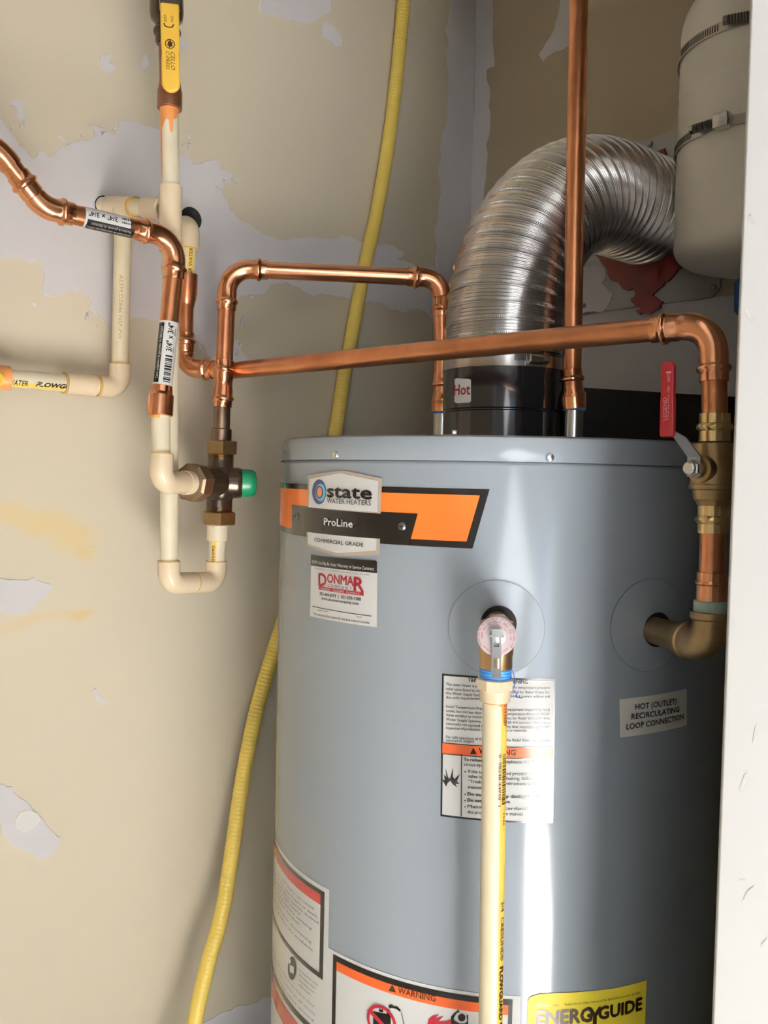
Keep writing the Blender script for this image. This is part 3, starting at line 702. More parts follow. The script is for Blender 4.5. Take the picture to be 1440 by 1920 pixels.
for k in range(12):
    q2 = tank_sz(966 + k * 3.2, 672, .0788)
    t0 = tank_map(.0788)
    c = t0(q2[0], CZ + .1465, .0003); n2 = t0(q2[0], 0, 1) - t0(q2[0], 0, 0)
    box(c, up, n2, up.cross(n2), .0085, .0006, .0011, mb)
mb.build('strap_slots', M_slot, clamp, 0, kind='stuff')

# ------------------------------------------------------------------ wall plate with red sealant
wpl = thing('wall_plate', 'galvanised sheet metal plate smeared with red sealant on wall', 'plate', PB(1230, 560))
c4 = to_b([(1080, 591), (1352, 556), (1356, 544), (1345, 205), (1100, 290)])
zb_ = c4[0][1]
a2 = c4[0][0]; b2 = c4[1][0]; zlo = (c4[0][1] + c4[1][1]) / 2; zhi = (to_b([(1160, 275)])[0][1] + to_b([(1236, 262)])[0][1]) / 2
decal('plate_sheet', bmap, [[(a2, c4[0][1]), (b2 - .012, c4[1][1]), (b2, c4[1][1] + .012), (b2, zhi - .01), (b2 - .01, zhi), (a2, zhi)]], M_galv, wpl, .0032, 0, thick=.0018)
decal('sealant', bmap, [jag(to_b([(1120, 480), (1142, 504), (1146, 520), (1158, 530), (1168, 537), (1192, 542), (1196, 552), (1186, 562), (1194, 572), (1206, 578), (1196, 584), (1215, 590), (1240, 580), (1247, 566), (1226, 556), (1236, 545), (1250, 530), (1272, 512), (1290, 490), (1290, 430), (1150, 430)]), .2, 2, 9)], M_caulk, wpl, .0062, 0, thick=.003)
decal('sealant', bmap, [jag(to_b([(1222, 284), (1216, 292), (1232, 300), (1250, 300), (1250, 280)]), .2, 1, 2)], M_caulk, wpl, .0062, 0, thick=.003)
decal('compound_smear', bmap, [jag(to_b([(1082, 505), (1100, 500), (1135, 502), (1140, 515), (1130, 532), (1142, 545), (1152, 555), (1148, 566), (1140, 578), (1110, 585), (1082, 588)]), .15, 2, 5)], M_mud, wpl, .0042, 0, thick=.001)
for x, y in ((1098, 574), (1341, 540), (1222, 271)):
    p = PB(x, y) - E1 * .003; lathe(p, -E1, [(0, .0042), (.0015, .0042), (.0028, .0028), (.003, .001)], 16).build('screw', M_galv, wpl)

# ------------------------------------------------------------------ expansion tank and its straps
XC = Vector((.4470, 1.0960, 0)); XR = .0945
zb0 = CZ + .262; zr0 = CZ + .303
xt = thing('expansion_tank', 'cream steel expansion tank strapped to the wall beside door jamb', 'tank', (XC.x, XC.y, zb0))
prof = [(zb0, .012), (zb0 + .001, .035), (zb0 + .0042, .055)]
for i in range(9):
    a = math.radians(20 + 70 * i / 8); prof.append((zr0 - .034 + .0 + (-math.cos(a)) * .026 + .034 - .008, XR - .036 + .036 * math.sin(a)))
zg = CZ + .476
prof += [(zr0 + .01, XR), (zg - .006, XR), (zg - .002, XR - .0022), (zg + .001, XR - .0022), (zg + .004, XR - .0005), (CZ + .552, XR - .0005)]
for i in range(1, 10):
    a = math.radians(90 * i / 9); prof.append((CZ + .552 + .062 * math.sin(a), (XR - .0005) * (.35 + .65 * math.cos(a)) if i < 9 else .02))
lathe(Vector((XC.x, XC.y, 0)), up, prof, 72).build('shell', M_creamtank, xt, 50)
stem = lathe(Vector((XC.x, XC.y, 0)), up, [(zb0 - .075, .0125), (zb0 - .03, .0125), (zb0 - .028, .016), (zb0 + .001, .016)], 28).build('stem', M_brassd, xt)
lathe(Vector((XC.x, XC.y, 0)), up, [(zb0 - .05, .0175), (zb0 - .046, .0205), (zb0 - .012, .0215), (zb0 - .009, .018)], 32).build('stem_wrap', M_bluepl, xt, label='blue wrap on the tank stem')
def strap(zl, label, hx, hy, wid=.0115):
    o = thing('band_clamp', label, 'clamp', (XC.x, XC.y, zl), group='steel straps on the expansion tank')
    r = XR + .0014; mb = MB(); pl = []
    a0 = math.atan2(-E1.y, -E1.x)      # away from the wall
    wallpt = lambda sgn: Vector((XC.x, XC.y, 0)) + E2 * (sgn * (r + .006)) + E1 * (WALL_B - XC.dot(E1) - .003)
    arc = []
    for i in range(-46, 47):
        t = a0 + math.radians(92) * i / 46
        arc.append(Vector((XC.x + r * math.cos(t), XC.y + r * math.sin(t), 0)))
    s0 = 1 if (arc[0] - XC).dot(E2) > 0 else -1
    path = [wallpt(s0)] + arc + [wallpt(-s0)]
    n = len(path); v = []; f = []
    for i, p in enumerate(path):
        t = (path[min(i + 1, n - 1)] - path[max(i - 1, 0)]).normalized(); nn = Vector((t.y, -t.x, 0))
        if nn.dot(p - XC) < 0: nn = -nn
        for off in (0, .0012):
            for dz in (0, wid): v.append(p + nn * off + up * (zl + dz))
    for i in range(n - 1):
        a, b = i * 4, (i + 1) * 4
        f += [(a, b, b + 1, a + 1), (a + 2, a + 3, b + 3, b + 2), (a, a + 2, b + 2, b), (a + 1, b + 1, b + 3, a + 3)]
    f += [(0, 1, 3, 2), ((n - 1) * 4, (n - 1) * 4 + 2, (n - 1) * 4 + 3, (n - 1) * 4 + 1)]
    MB().add(v, f).build('strap', M_strap, o)
    d = ray(hx, hy); aa = d.x ** 2 + d.y ** 2; bb = d.x * XC.x + d.y * XC.y; cc_ = XC.x ** 2 + XC.y ** 2 - r * r
    p = CAMP + d * ((bb - math.sqrt(max(bb * bb - aa * cc_, 0))) / aa); nn = Vector((p.x - XC.x, p.y - XC.y, 0)).normalized(); tg = up.cross(nn)
    c = Vector((XC.x, XC.y, zl + wid / 2)) + nn * (r + .0062)
    # housing: open trapezoid block, worm screw with thread ridges
    mb = MB(); box(c + tg * .004, tg, up, nn, .019, .0165, .0115, mb, bev=.0018); mb.build('worm_housing', M_steel, o)
    pr = []
    for i in range(19): pr.append((-.030 + i * .0016, .0056 if i % 2 else .0044))
    lathe(c, tg, pr, 18).build('worm_screw', mat('dark_steel_screw', (.20, .19, .18), .35, 1), o, 20)
    lathe(c - tg * .030, -tg, [(0, .0056), (.004, .0056), (.005, .004)], 6).build('screw_head', M_steel, o, 0)
    mb = MB(); th0 = math.atan2(nn.y, nn.x)
    for sg, rng in ((-1, range(13, 34)), (1, range(9, 22))):
        for k in rng:
            t = th0 + sg * k * .034; q = Vector((math.cos(t), math.sin(t), 0))
            box(Vector((XC.x, XC.y, zl + wid / 2)) + q * (r + .0013), up, q, up.cross(q), .0078, .0005, .0014, mb)
    mb.build('strap_slots', M_slot, o, 0, kind='stuff')
strap(CZ + .409, 'lower slotted steel strap round the cream expansion tank', 1352, 232)
strap(CZ + .519, 'upper slotted steel strap round the cream expansion tank', 1418, 40)

# ------------------------------------------------------------------ yellow gas hose
hp = [(752, -700, .016), (757, -300, .016), (758, -60, .016), (757, 0, .016), (752, 60, .015), (743, 150, .014), (728, 270, .014), (706, 400, .014), (684, 500, .015), (661, 620, .016), (643, 720, .017), (628, 815, .018), (604, 930, .018), (570, 1040, .018), (526, 1180, .020),
      (492, 1290, .026), (470, 1380, .034), (452, 1480, .042), (433, 1610, .053), (416, 1713, .061), (388, 1813, .068), (364, 1920, .075), (330, 2080, .08), (280, 2400, .07), (255, 2800, .05)]
path = catmull([PL(x, y, WALL_L + g) for x, y, g in hp], .0016)
acc = 0; rad = []
for i, p in enumerate(path):
    if i: acc += (p - path[i - 1]).length
    amp = .00055 * (0.35 + .65 * abs(math.sin(acc * 2.4 + .8)))
    rad.append(.0110 + amp * math.sin(2 * math.pi * acc / .0058))
sweep(path, rad, 20).build('gas_hose', M_yellow, None, 60, loc=path[-1], label='yellow ribbed flexible gas hose hanging along the drywall', cat='hose')
# ------------------------------------------------------------------ cream riser with U bend (from the yellow handled valve down to the mixing valve)
A0 = P(318, 196, 1.10); A1 = P(316, 1060, 1.10)
yA = 1.10
VX = P(417, 905, 1.17)                       # heart of the mixing valve
ub = P(316.5, 1094, 1.10); ub2 = Vector((0, 0, 0)); ub2 = P(405, 1092, 1.175)
riser = thing('cpvc_riser', 'long cream plastic pipe with U bend under the mixing valve', 'pipe', ub)
tee_t, tee_b = P(320, 349, 1.10), P(319, 470, 1.10)
pA = pipe('pipe', P(317.5, 200, 1.10), tee_t - up * .006, riser, M_cpvcw)
coupling('tee_fitting', tee_t, tee_b, riser, M_cpvcf, SOLV)
ubt = ub + up * .052
pipe('pipe', tee_b + up * .008, ub + up * .015, riser, M_cpvcw)
hdir = unit(ub, ub2); hl_ = (ub2 - ub).length
elbow('elbow', ub, up, hdir, riser, M_cpvcf, SOLV, .0165, P(316.5, 1053, 1.10).z - ub.z, hl_ / 2 - .0003, 1.25)
elbow('elbow', ub2, up, -hdir, riser, M_cpvcf, SOLV, .0165, P(405, 1053, 1.175).z - ub2.z, hl_ / 2 - .0003, 1.25)
glue_ring((ub + ub2) / 2, hdir, riser, R34 * 1.27, .0012)
glue_ring(P(316.5, 1052.5, 1.10), up, riser, R34 * 1.24)
glue_ring(Vector((ub2.x, ub2.y, P(405, 1053, 1.175).z)), up, riser, R34 * 1.24)
glue_ring(tee_b - up * .0006, up, riser, R34 * 1.2)
vb0 = P(408, 1012, 1.173); vb1 = P(408.5, 984, 1.172)
pb = pipe('pipe', Vector((ub2.x, ub2.y, ub2.z + .012)), vb0 + up * .004, riser, M_cpvcw)
mp, L = pipe_map(Vector((ub2.x, ub2.y, ub2.z + .012)), vb0 + up * .004, R34)
decal('yellow_stripe', mp, [[(0.0, -.0070), (L, -.0070), (L, -.0010), (0, -.0010)]], M_ystripe, pb, .0003, .002, swap=True)
mb = MB(); letters(mb, mp, '06050', (L * .78, -.0066), (L * .08 + .013, -.0066), .0036, .01, 0, .0006, vert=False); mb.build('lettering', I_brown, pb, 0)
straight('socket', vb0 - up * .001, unit(vb0, vb1), [(0, .0125), (.0004, .0142), (.021, .0142), (.021, .012)], riser, M_cpvcw)
mp, L = pipe_map(P(317.5, 200, 1.10), tee_t, R34); h = .0222 * 1.1
def dn(py): return (P(317.5, 200, 1.10) - P(319, py, 1.10)).length
dr = decal('primer_drips', mp, [[(0, .0165), (0, -.0165), (dn(212), -.0165), (dn(216), -.0120), (dn(226), -.0085), (dn(230), -.0045), (dn(253), -.0035), (dn(255), -.0015), (dn(252), -.0002), (dn(232), .0006), (dn(228), .004), (dn(238), .0075), (dn(246), .0100), (dn(330), .0106), (dn(339), .0112), (dn(330), .0124), (dn(240), .0165)]], M_primer, riser, .0004, .0022, swap=True)

# yellow-handled ball valve above it
bv = thing('ball_valve', 'brass shutoff valve with long yellow lever at top left', 'valve', P(317, 196, 1.10))
straight('copper_adapter', P(318, 205, 1.10), up, [(0, .0125), (.0004, .0150), (.002, .0152), (.021, .0150), (.024, .0140), (.033, .0128), (.034, .0112)], bv, M_brown)
pipe('pipe', P(317, 190, 1.10), P(314, 66, 1.10), bv, M_brown)
b0 = P(314, 84, 1.10); ax = unit(P(317, 190, 1.10), P(314, 66, 1.10))
straight('body', b0, ax, [(0, .0128), (.002, .0142), (.0095, .0142), (.012, .0160), (.015, .0168), (.018, .0160), (.021, .0138), (.026, .0150), (.030, .0190), (.038, .0204), (.075, .0204), (.082, .018), (.092, .0142), (.100, .0142), (.101, .0115)], bv, M_bronze)
pt_ = b0 + ax * .085; pipe('pipe', pt_, pt_ + ax * ((CEIL - pt_.z) / ax.z), bv, M_brown)
hx0 = P(318, 10, 1.058); hx1 = P(321, 176, 1.052)
hd = unit(hx0, hx1); hn = (CAMP - hx0); hn = (hn - hd * hn.dot(hd)).normalized(); hs_ = hd.cross(hn)
def lever(L, w0, w1, th, hd, hs_, hn, o, n=10):
    side = [(0, w0 / 2), (L * .1, w0 / 2), (L * .45, w0 / 2 * 1.0), (L * .55, w0 / 2 * .93), (L * .65, w1 / 2), (L - w1 / 2, w1 / 2)]
    arc = [(L - w1 / 2 + w1 / 2 * math.sin(a), w1 / 2 * math.cos(a)) for a in [math.pi * k / n for k in range(1, n)]]
    pts = side + arc + [(x, -y) for x, y in reversed(side)]
    bm = bmesh.new(); vs = [bm.verts.new(o + hd * x + hs_ * y) for x, y in pts]; f = bm.faces.new(vs)
    r = bmesh.ops.extrude_face_region(bm, geom=[f]); bmesh.ops.translate(bm, vec=hn * th, verts=[g for g in r['geom'] if isinstance(g, bmesh.types.BMVert)])
    bmesh.ops.recalc_face_normals(bm, faces=bm.faces)
    ed = [e for e in bm.edges if len(e.link_faces) == 2 and e.calc_face_angle(0) > 1.0]
    bmesh.ops.bevel(bm, geom=ed, offset=th * .42, segments=4, affect='EDGES', profile=.5)
    bm.verts.index_update(); mb = MB().add([v.co.copy() for v in bm.verts], [tuple(v.index for v in q.verts) for q in bm.faces]); bm.free()
    return mb
LV = (hx1 - hx0).length
hnd = lever(LV, .0215, .0212, .0060, hd, hs_, hn, hx0).build('lever', M_yhandle, bv, 40, label='yellow vinyl coated lever')
def hmap(s, c, off): return hx0 + hd * s + hs_ * c + hn * (.0060 + off)
k_ = LV / 166.0
mb = MB()
def lt(s, a, b, cp, bold=0, shear=0):          # reads downwards along the lever; text up = right
    letters(mb, hmap, s, a, b, cp, bold, shear, .0003, vert=True)
sg = 1 if hs_.x < 0 else -1
X = lambda px: (px - 320) * k_ * (-sg)
Yh = lambda py: (py - 10) * k_
def lever_text(s, x_base, y0, y1, cp, shear=0, bold=.01):
    v, f = glyphs(s, 0, shear); w = max(p[0] for p in v)
    mb.add([hmap(Yh(y0) + (Yh(y1) - Yh(y0)) * x / w, X(x_base) + y * cp / CAP * (-sg), .0003) for x, y in v], f)
lever_text('ON', 321.5, 35, 46, .0033); lever_text('OFF', 309, 34, 48, .0033)
lever_text('CELLO', 320.5, 103, 136, .0048, .3); lever_text('C-PRESS', 311.5, 102, 136, .0042, .3)
mb.add(*(lambda r: ([hmap(Yh(y), X(x), .0003) for x, y in sum(r, [])], [tuple(range(i * 4, i * 4 + 4)) for i in range(len(r))]))(ring2d(319.5, 88, 9, 9, 1.6, 1.6)))
mb.add([hmap(Yh(y), X(x), .0004) for x, y in [(319, 80), (322, 84), (325, 85), (323, 89), (325, 92), (320, 93), (318, 96), (317, 92), (314, 90), (316, 86), (315, 83), (318, 84)]], [tuple(range(12))])
mb.add([hmap(Yh(y), X(x), .0003) for x, y in [(310, 49), (312, 54), (317, 56), (323, 55), (326, 50), (328, 51), (325, 57), (317, 58), (310, 56), (308, 50)]], [tuple(range(10))])
mb.build('lettering', I_brown, hnd, 0)
box(hx0 - hd * .004 - hn * .001, hd, hs_, hn, .020, .0235, .005, bev=.0012).build('lever_bracket', M_zinc, bv)
# ------------------------------------------------------------------ branch out of the wall to the left (plain cream pipe)
br = thing('cpvc_branch', 'cream plastic branch pipe running down and left along the wall', 'pipe', P(225, 727, 1.158))
hole = PL(193, 386, WALL_L); stub(196, 388, .0142, wall_left)
tA = P(318, 392, 1.10); tb = Vector((-.342, 1.158, 0)); B1 = P(234, 402, 1.158)
dirn = unit(hole, tA)
pipe('pipe', hole, tA - dirn * .013, br, M_cpvc)
bmid = B1
g1 = hole + dirn * ((B1 - hole).dot(dirn))
coupling('tee_fitting', g1 - dirn * .030, g1 + dirn * .022, br, M_cpvcf, SOLV)
coupling('socket', tA - dirn * .045, tA - dirn * .013, br, M_cpvcf, SOLV)
glue_ring(g1 + dirn * .0232, dirn, br, R34 * 1.28, .003)
bd = P(224, 727, 1.158); g2 = Vector((g1.x, g1.y, g1.z - .018))
vdir = unit(bd, g1)
straight('tee_outlet', g1 - vdir * .0, -vdir, [(0, .0138), (.034, .0138), (.034, .0112)], br, M_cpvcf)
pv = pipe('pipe', g1 - vdir * .030, bd + vdir * .012, br, M_cpvc)
le = P(-70, 702, 1.030); le = bd + (le - bd) * 1.9; ld = unit(bd, le)
elbow('elbow', bd, vdir, ld, br, M_cpvcf, SOLV, .0165, .0300, .028, 1.25)
glue_ring(bd + vdir * .0306, vdir, br, R34 * 1.25)
ph = pipe('pipe', bd + ld * .024, le, br, M_cpvcw)
def at_l(px):                                   # distance along the left run at a picture column
    lo, hi = 0, (le - bd).length
    for _ in range(40):
        md = (lo + hi) / 2; p = bd + ld * md - CAMP; x = 720 + FPX * p.dot(CR) / p.dot(_fwd)
        if x > px: lo = md
        else: hi = md
    return lo
coupling('socket', bd + ld * at_l(178), bd + ld * at_l(122), br, M_cpvcf, SOLV)
for x in (184, 120): glue_ring(bd + ld * at_l(x), ld, br, R34 * 1.24, .003 if x == 184 else .0016)
mp, L = pipe_map(le, bd, R34)
Ls = lambda px: (le - bd).length - at_l(px)
decal('yellow_stripe', mp, [[(0, .004), (Ls(120), .004), (Ls(120), .0105), (0, .0105)]], M_ystripe, ph, .0003, .002, swap=True)
mb = MB(); letters(mb, mp, 'WATER', (Ls(10), .0075), (Ls(47), .0075), .0062, .01, .1, .0006, vert=True); letters(mb, mp, 'FLOWGU', (Ls(62), .0068), (Ls(128), .0068), .0052, .05, .25, .0006, vert=True); mb.build('lettering', I_black, ph, 0)
mp, L = pipe_map(g1, bd, R34)
mb = MB(); letters(mb, mp, 'ASTM D2846 NSF-PW', (L * .38, .003), (L * .74, .003), .0045, 0, .1, .0004, vert=True); mb.build('lettering', mat('faint_print', lin(176, 152, 108), .5), pv, 0)
# yellow lever tip of the valve at the end of that run
v0 = bd + ld * at_l(17)
yv = thing('ball_valve', 'yellow lever tip of a valve at the left picture edge', 'valve', v0)
straight('copper_adapter', v0, ld, [(0, .0128), (.0004, .0148), (.022, .0148), (.026, .0120), (.048, .0120)], yv, M_primer)
q = P(-34, 697, .985); lever((P(9, 716, .985) - q).length, .018, .018, .006, unit(q, P(9, 716, .985)), unit(q, P(9, 716, .985)).cross(unit(q, CAMP)), unit(q, CAMP), q).build('lever', M_yhandle, yv, 40)

# ------------------------------------------------------------------ elbow out of the wall joining the copper tee
TEE = P(419, 692, 1.17)
cb = thing('copper_stub', 'cream elbow from the wall with copper tail to the tee', 'pipe', P(352, 430, 1.2))
stub(357, 411, .0165, wall_left)
cw = PL(357, 408, WALL_L); cc0 = cw + E2 * .052; cc0 = P(356, 420, cc0.y)
yC = cc0.y
eB = P(344, 668, yC)
cd = unit(cc0, P(351, 520, yC))
elbow('cpvc_elbow', cc0, -E2, cd, cb, M_cpvcf, SOLV, .0165, .044, (P(354, 466, yC) - cc0).length, 1.27)
glue_ring(P(354, 467, yC), cd, cb, R34 * 1.22)
pc = pipe('pipe', P(354.5, 455, yC), P(351, 516, yC), cb, M_cpvcw)
mp, L = pipe_map(P(351, 516, yC), P(354.5, 455, yC), R34)
decal('yellow_stripe', mp, [[(0, -.0010), (L, -.0010), (L, .0075), (0, .0075)]], M_ystripe, pc, .0003, .002, swap=True)
mb = MB(); letters(mb, mp, 'ER WATER', (.001, .0056), (L * .80, .0056), .0046, .01, 0, .0006, vert=True); mb.build('lettering', I_brown, pc, 0)
a = P(351, 514, yC); straight('copper_adapter', a, unit(a, P(347, 620, yC)), [(0, .012), (.0004, .0146), (.0275, .0144), (.030, .0136), (.034, .0136), (.038, .0122), (.044, .0112)], cb, M_copperd)
eC = P(346, 690, yC - .005); pipe('pipe', P(348, 560, yC), eC + up * .03, cb, M_copperd)
tdir = unit(eC, P(415, 694, 1.196))
elbow('copper_elbow', eC, unit(eC, P(348, 560, yC)), tdir, cb, M_copper, PRESS, .022, .048, .046, 1.12)
pipe('pipe', eC + tdir * .035, P(415, 694, 1.196), cb, M_copperd)

# ------------------------------------------------------------------ stickered copper run from upper left down to the mixing valve
lw = thing('copper_run', 'copper pipe with white size stickers bending down at left', 'pipe', P(300, 900, 1.045))
D1 = P(331, 447, 1.07)      # 90 degree corner
yd = 1.07
def along(px, py): # same plane parallel to the long wall
    return PL(px, py, D1.dot(E2))
D0 = along(80, 389)        # 45 degree corner
Dm = along(-40, 232)
D2 = P(300, 905, 1.045)     # bottom corner (cream elbow)
u01 = unit(D0, D1); u12 = unit(D1, D2)
um = unit(D0, Dm)
elbow('elbow', D0, um, u01, lw, M_copper, PRESS, .030, .040, .033, 1.14)
# upper sweep toward the left edge
Dk = D0 + um * .080
uk = unit(Dk, along(-60, 255))
elbow('elbow', Dk, -um, uk, lw, M_copper, PRESS, .05, .032, .06, 1.14)
pipe('pipe', Dk + uk * .05, Dk + uk * .32, lw, M_copperd)
pipe('pipe', D0 + um * .02, Dk - um * .02, lw, M_copper)
pq = pipe('pipe', D0 + u01 * .026, D1 - u01 * .028, lw, M_copperd)
elbow('elbow', D1, -u01, u12, lw, M_copper, PRESS, .028, .052, .050, 1.12)
# vertical
pf = P(303, 732, 1.056)
pr_ = pipe('pipe', D1 + u12 * .035, pf + u12 * .01, lw, M_copperd)
straight('copper_adapter', pf - u12 * .006, u12, [(0, .0112), (.001, .0124), (.007, .0128), (.010, .0132), (.012, .0148), (.036, .0150), (.037, .0128)], lw, M_copper)
pipe('pipe', pf + u12 * .02, D2 - u12 * .02, lw, M_cpvcw)
glue_ring(pf + u12 * .0325, u12, lw, R34 * 1.05, .004)
vd = unit(D2, VX)
elbow('cpvc_elbow', D2, -u12, vd, lw, M_cpvcf, SOLV, .0175, (D2 - P(298, 852, 1.048)).length, .048, 1.27)
glue_ring(D2 - u12 * ((D2 - P(298, 852, 1.048)).length + .0004), u12, lw, R34 * 1.22)
glue_ring(D2 + vd * .0485, vd, lw, R34 * 1.28, .002)
# stickers
mp, L = pipe_map(D0 + u01 * .026, D1 - u01 * .028, R34)
def fr(px, A, B):
    lo, hi = 0, (B - A).length; d = unit(A, B)
    f = lambda t: (lambda p: 720 + FPX * p.dot(CR) / p.dot(_fwd))(A + d * t - CAMP)
    for _ in range(40):
        md = (lo + hi) / 2
        if (f(md) < px): lo = md
        else: hi = md
    return lo
Aq, Bq = D0 + u01 * .026, D1 - u01 * .028
fx = lambda px: fr(px, Aq, Bq)
sk = decal('size_sticker', mp, [[(fx(154), -.0165), (fx(238), -.0165), (fx(238), .0165), (fx(154), .0165)]], I_white, pq, .0003, .0016, swap=True)
decal('sticker_band', mp, [[(fx(158), .0010), (fx(246), .0010), (fx(246), .0155), (fx(158), .0155)]], I_black, pq, .0006, .0016, swap=True)
mb = MB()
letters(mb, mp, '3/4" x 3/4"', (fx(213), -.0078), (fx(159), -.0078), -.0052, .015, 0, .0008, vert=True)
mb.build('lettering', I_black, pq, 0)
mb = MB(); bars = []; x = fx(221); r_ = random.Random(3)
while x < fx(238):
    w = r_.choice([.0004, .0007, .0011]); bars.append([(x, -.0095), (x + w, -.0095), (x + w, -.0025), (x, -.0025)]); x += w + r_.choice([.0005, .0009])
decal('barcode', mp, bars, I_black, pq, .0008, 0)
mb = MB(); letters(mb, mp, 'Perdera la garantie du fabricant', (fx(240), .0038), (fx(166), .0038), -.0026, .005, 0, .0010, vert=True); letters(mb, mp, 'Ce produit de transition en CPVC', (fx(243), .0085), (fx(160), .0085), -.0022, .005, 0, .0010, vert=True); mb.build('lettering', I_clear, pq, 0)
# lower sticker
Av, Bv = pf + u12 * .01, D1 + u12 * .035
mp, L = pipe_map(Av, Bv, R34)
def fy(py):
    lo, hi = 0, L; d = unit(Av, Bv)
    for _ in range(40):
        md = (lo + hi) / 2; p = Av + d * md - CAMP; y = 960 - FPX * p.dot(CU) / p.dot(_fwd)
        if y > py: lo = md
        else: hi = md
    return lo
decal('size_sticker', mp, [[(fy(728), -.0168), (fy(605), -.0168), (fy(605), .0168), (fy(728), .0168)]], I_white, pr_, .0003, .0016, swap=True)
decal('sticker_band', mp, [[(fy(720), -.0130), (fy(609), -.0130), (fy(609), -.0050), (fy(720), -.0050)]], I_black, pr_, .0006, .0016, swap=True)
mb = MB(); letters(mb, mp, '3/4" x 3/4"', (fy(661), .0062), (fy(609), .0062), .0064, .02, 0, .0008, vert=True)
letters(mb, mp, 'CPVC', (fy(662), .0098), (fy(651), .0098), .0020, .01, 0, .0008, vert=True); letters(mb, mp, 'MXMY', (fy(631), .0098), (fy(617), .0098), .0020, .02, 0, .0008, vert=True)
mb.build('lettering', I_black, pr_, 0)
bars = []; x = fy(718); r_ = random.Random(8)
while x < fy(671):
    w = r_.choice([.0006, .0010, .0016, .002]); bars.append([(x, .0000), (x + w, .0000), (x + w, .0085), (x, .0085)]); x += w + r_.choice([.0006, .0012, .0018])
decal('barcode', mp, bars, I_black, pr_, .0008, .0016, swap=True)
mb = MB(); letters(mb, mp, 'Care adaptors la garantie du fabricant', (fy(713), -.0062), (fy(616), -.0062), .0030, .01, 0, .0010, vert=True); mb.build('lettering', I_clear, pr_, 0)

# ------------------------------------------------------------------ mixing valve
mv = thing('mixing_valve', 'dark bronze mixing valve with green cap and brass union nuts', 'valve', Vector((VX.x, VX.y, P(411, 984, 1.172).z)))
vt = P(415.5, 800, 1.17); vbm = P(410, 986, 1.172); vax = unit(vbm, vt)
def vz(py): return (P(413, py, 1.171) - vbm).dot(vax)
straight('body', vbm, vax, [(vz(962), .0125), (vz(958), .0170), (vz(937), .0170), (vz(934), .0185), (vz(925), .0215), (vz(905), .0240), (vz(886), .0215), (vz(877), .0180), (vz(874), .0170), (vz(855), .0170), (vz(852), .012)], mv, M_bronze)
for (a, b, w) in ((984, 959, .0232), (852, 826, .0222)):
    za, zb2 = vz(a), vz(b)
    straight('union_nut', vbm, vax, [(za, w * .88), (za + .0012, w), (zb2 - .0012, w), (zb2, w * .88)], mv, mat('brass_union_nut', (.36, .26, .13), .3, 1.0, vscale=40, col2=(.50, .37, .19), bump=.08), 6, smooth=0, rot=.3)
for a, b in ((959, 950), (862, 852)):
    za, zb2 = vz(a), vz(b); n = 7
    straight('thread', vbm, vax, [(za + (zb2 - za) * i / (2 * n), .0176 if i % 2 else .0164) for i in range(2 * n + 1)], mv, M_brass)
straight('tail_piece', vbm, vax, [(vz(828), .0112), (vz(827), .0134), (vz(805), .0134), (vz(803), .0116)], mv, M_copperold)
# side port toward the cream elbow
Ld = (D2 - VX).length
straight('side_port', VX, -vd, [(0, .018), (.026, .0185), (.030, .0170), (Ld - .075, .0170)], mv, M_bronze)
n0 = Ld - .082
straight('union_nut', VX, -vd, [(n0, .021), (n0 + .002, .0245), (n0 + .021, .0245), (n0 + .023, .021)], mv, mat('dull_bronze_nut', (.20, .14, .085), .4, .9, col2=(.27, .19, .12)), 8, smooth=0, rot=.2)
straight('socket', VX, -vd, [(n0 + .02, .0150), (Ld - .048, .0150), (Ld - .048, .012)], lw, M_cpvcw)
gd = Vector((.95, .22, 0)).normalized()
straight('cap_neck', VX, gd, [(0, .020), (.018, .0205), (.024, .0195), (.026, .018)], mv, M_bronze)
gc = straight('cap', VX, gd, [(.0245, .0175), (.025, .0188), (.034, .0186), (.040, .0176), (.0435, .0150), (.0445, .010)], mv, M_green, label='green plastic cap')
def gmap(s, c, off):
    _, a_, b_ = frame(gd, (CAMP - VX)); w = c / .0188
    return VX + gd * s + (a_ * math.cos(w) + b_ * math.sin(w)) * (.0188 + off)
mb = MB(); letters(mb, gmap, 'MIX HOT COLD', (.0285, -.012), (.0285, .013), .0024, .01, 0, .0004); mb.build('lettering', I_clear, gc, 0)

# ------------------------------------------------------------------ copper loop: valve up, across, down to the rear nipple
lp = thing('copper_loop', 'arched copper pipe from the mixing valve over to the heater', 'pipe', vt)
E0 = P(428, 503, 1.175); 
n2t = Vector((N2.x, N2.y, P(825, 770, 1.19).z))
Ee = P(828, 522, 1.192)
uv = unit(vt, E0); uh = unit(E0, Ee); udn = unit(Ee, n2t)
pipe('tail_pipe', vt - uv * .004, P(416.5, 752, 1.17), lp, M_copperold)
t_lo = P(417, 764, 1.17); t_hi = P(421, 676, 1.17)
coupling('tee_fitting', t_lo, t_hi, lp, M_copper, PRESS)
pipe('pipe', t_hi - uv * .012, E0 - uv * .035, lp, M_copperd)
elbow('elbow', E0, -uv, uh, lp, M_copper, PRESS, .030, .056, .052, 1.12)
pipe('pipe', E0 + uh * .035, Ee - uh * .035, lp, M_copper)
elbow('elbow', Ee, -uh, udn, lp, M_copper, PRESS, .026, .046, .052, 1.12)
pipe('pipe', Ee + udn * .035, n2t - udn * .03, lp, M_copper)
Lx = (n2t - Ee).length
straight('adapter', n2t + udn * .002, -udn, [(0, .0138), (.0004, .0152), (.014, .0156), (.018, .0150), (.022, .0128), (.034, .0126), (.036, .0148), (.038, .0150), (.041, .0128), (.050, .0126), (.0504, .0112)], lp, M_copper)
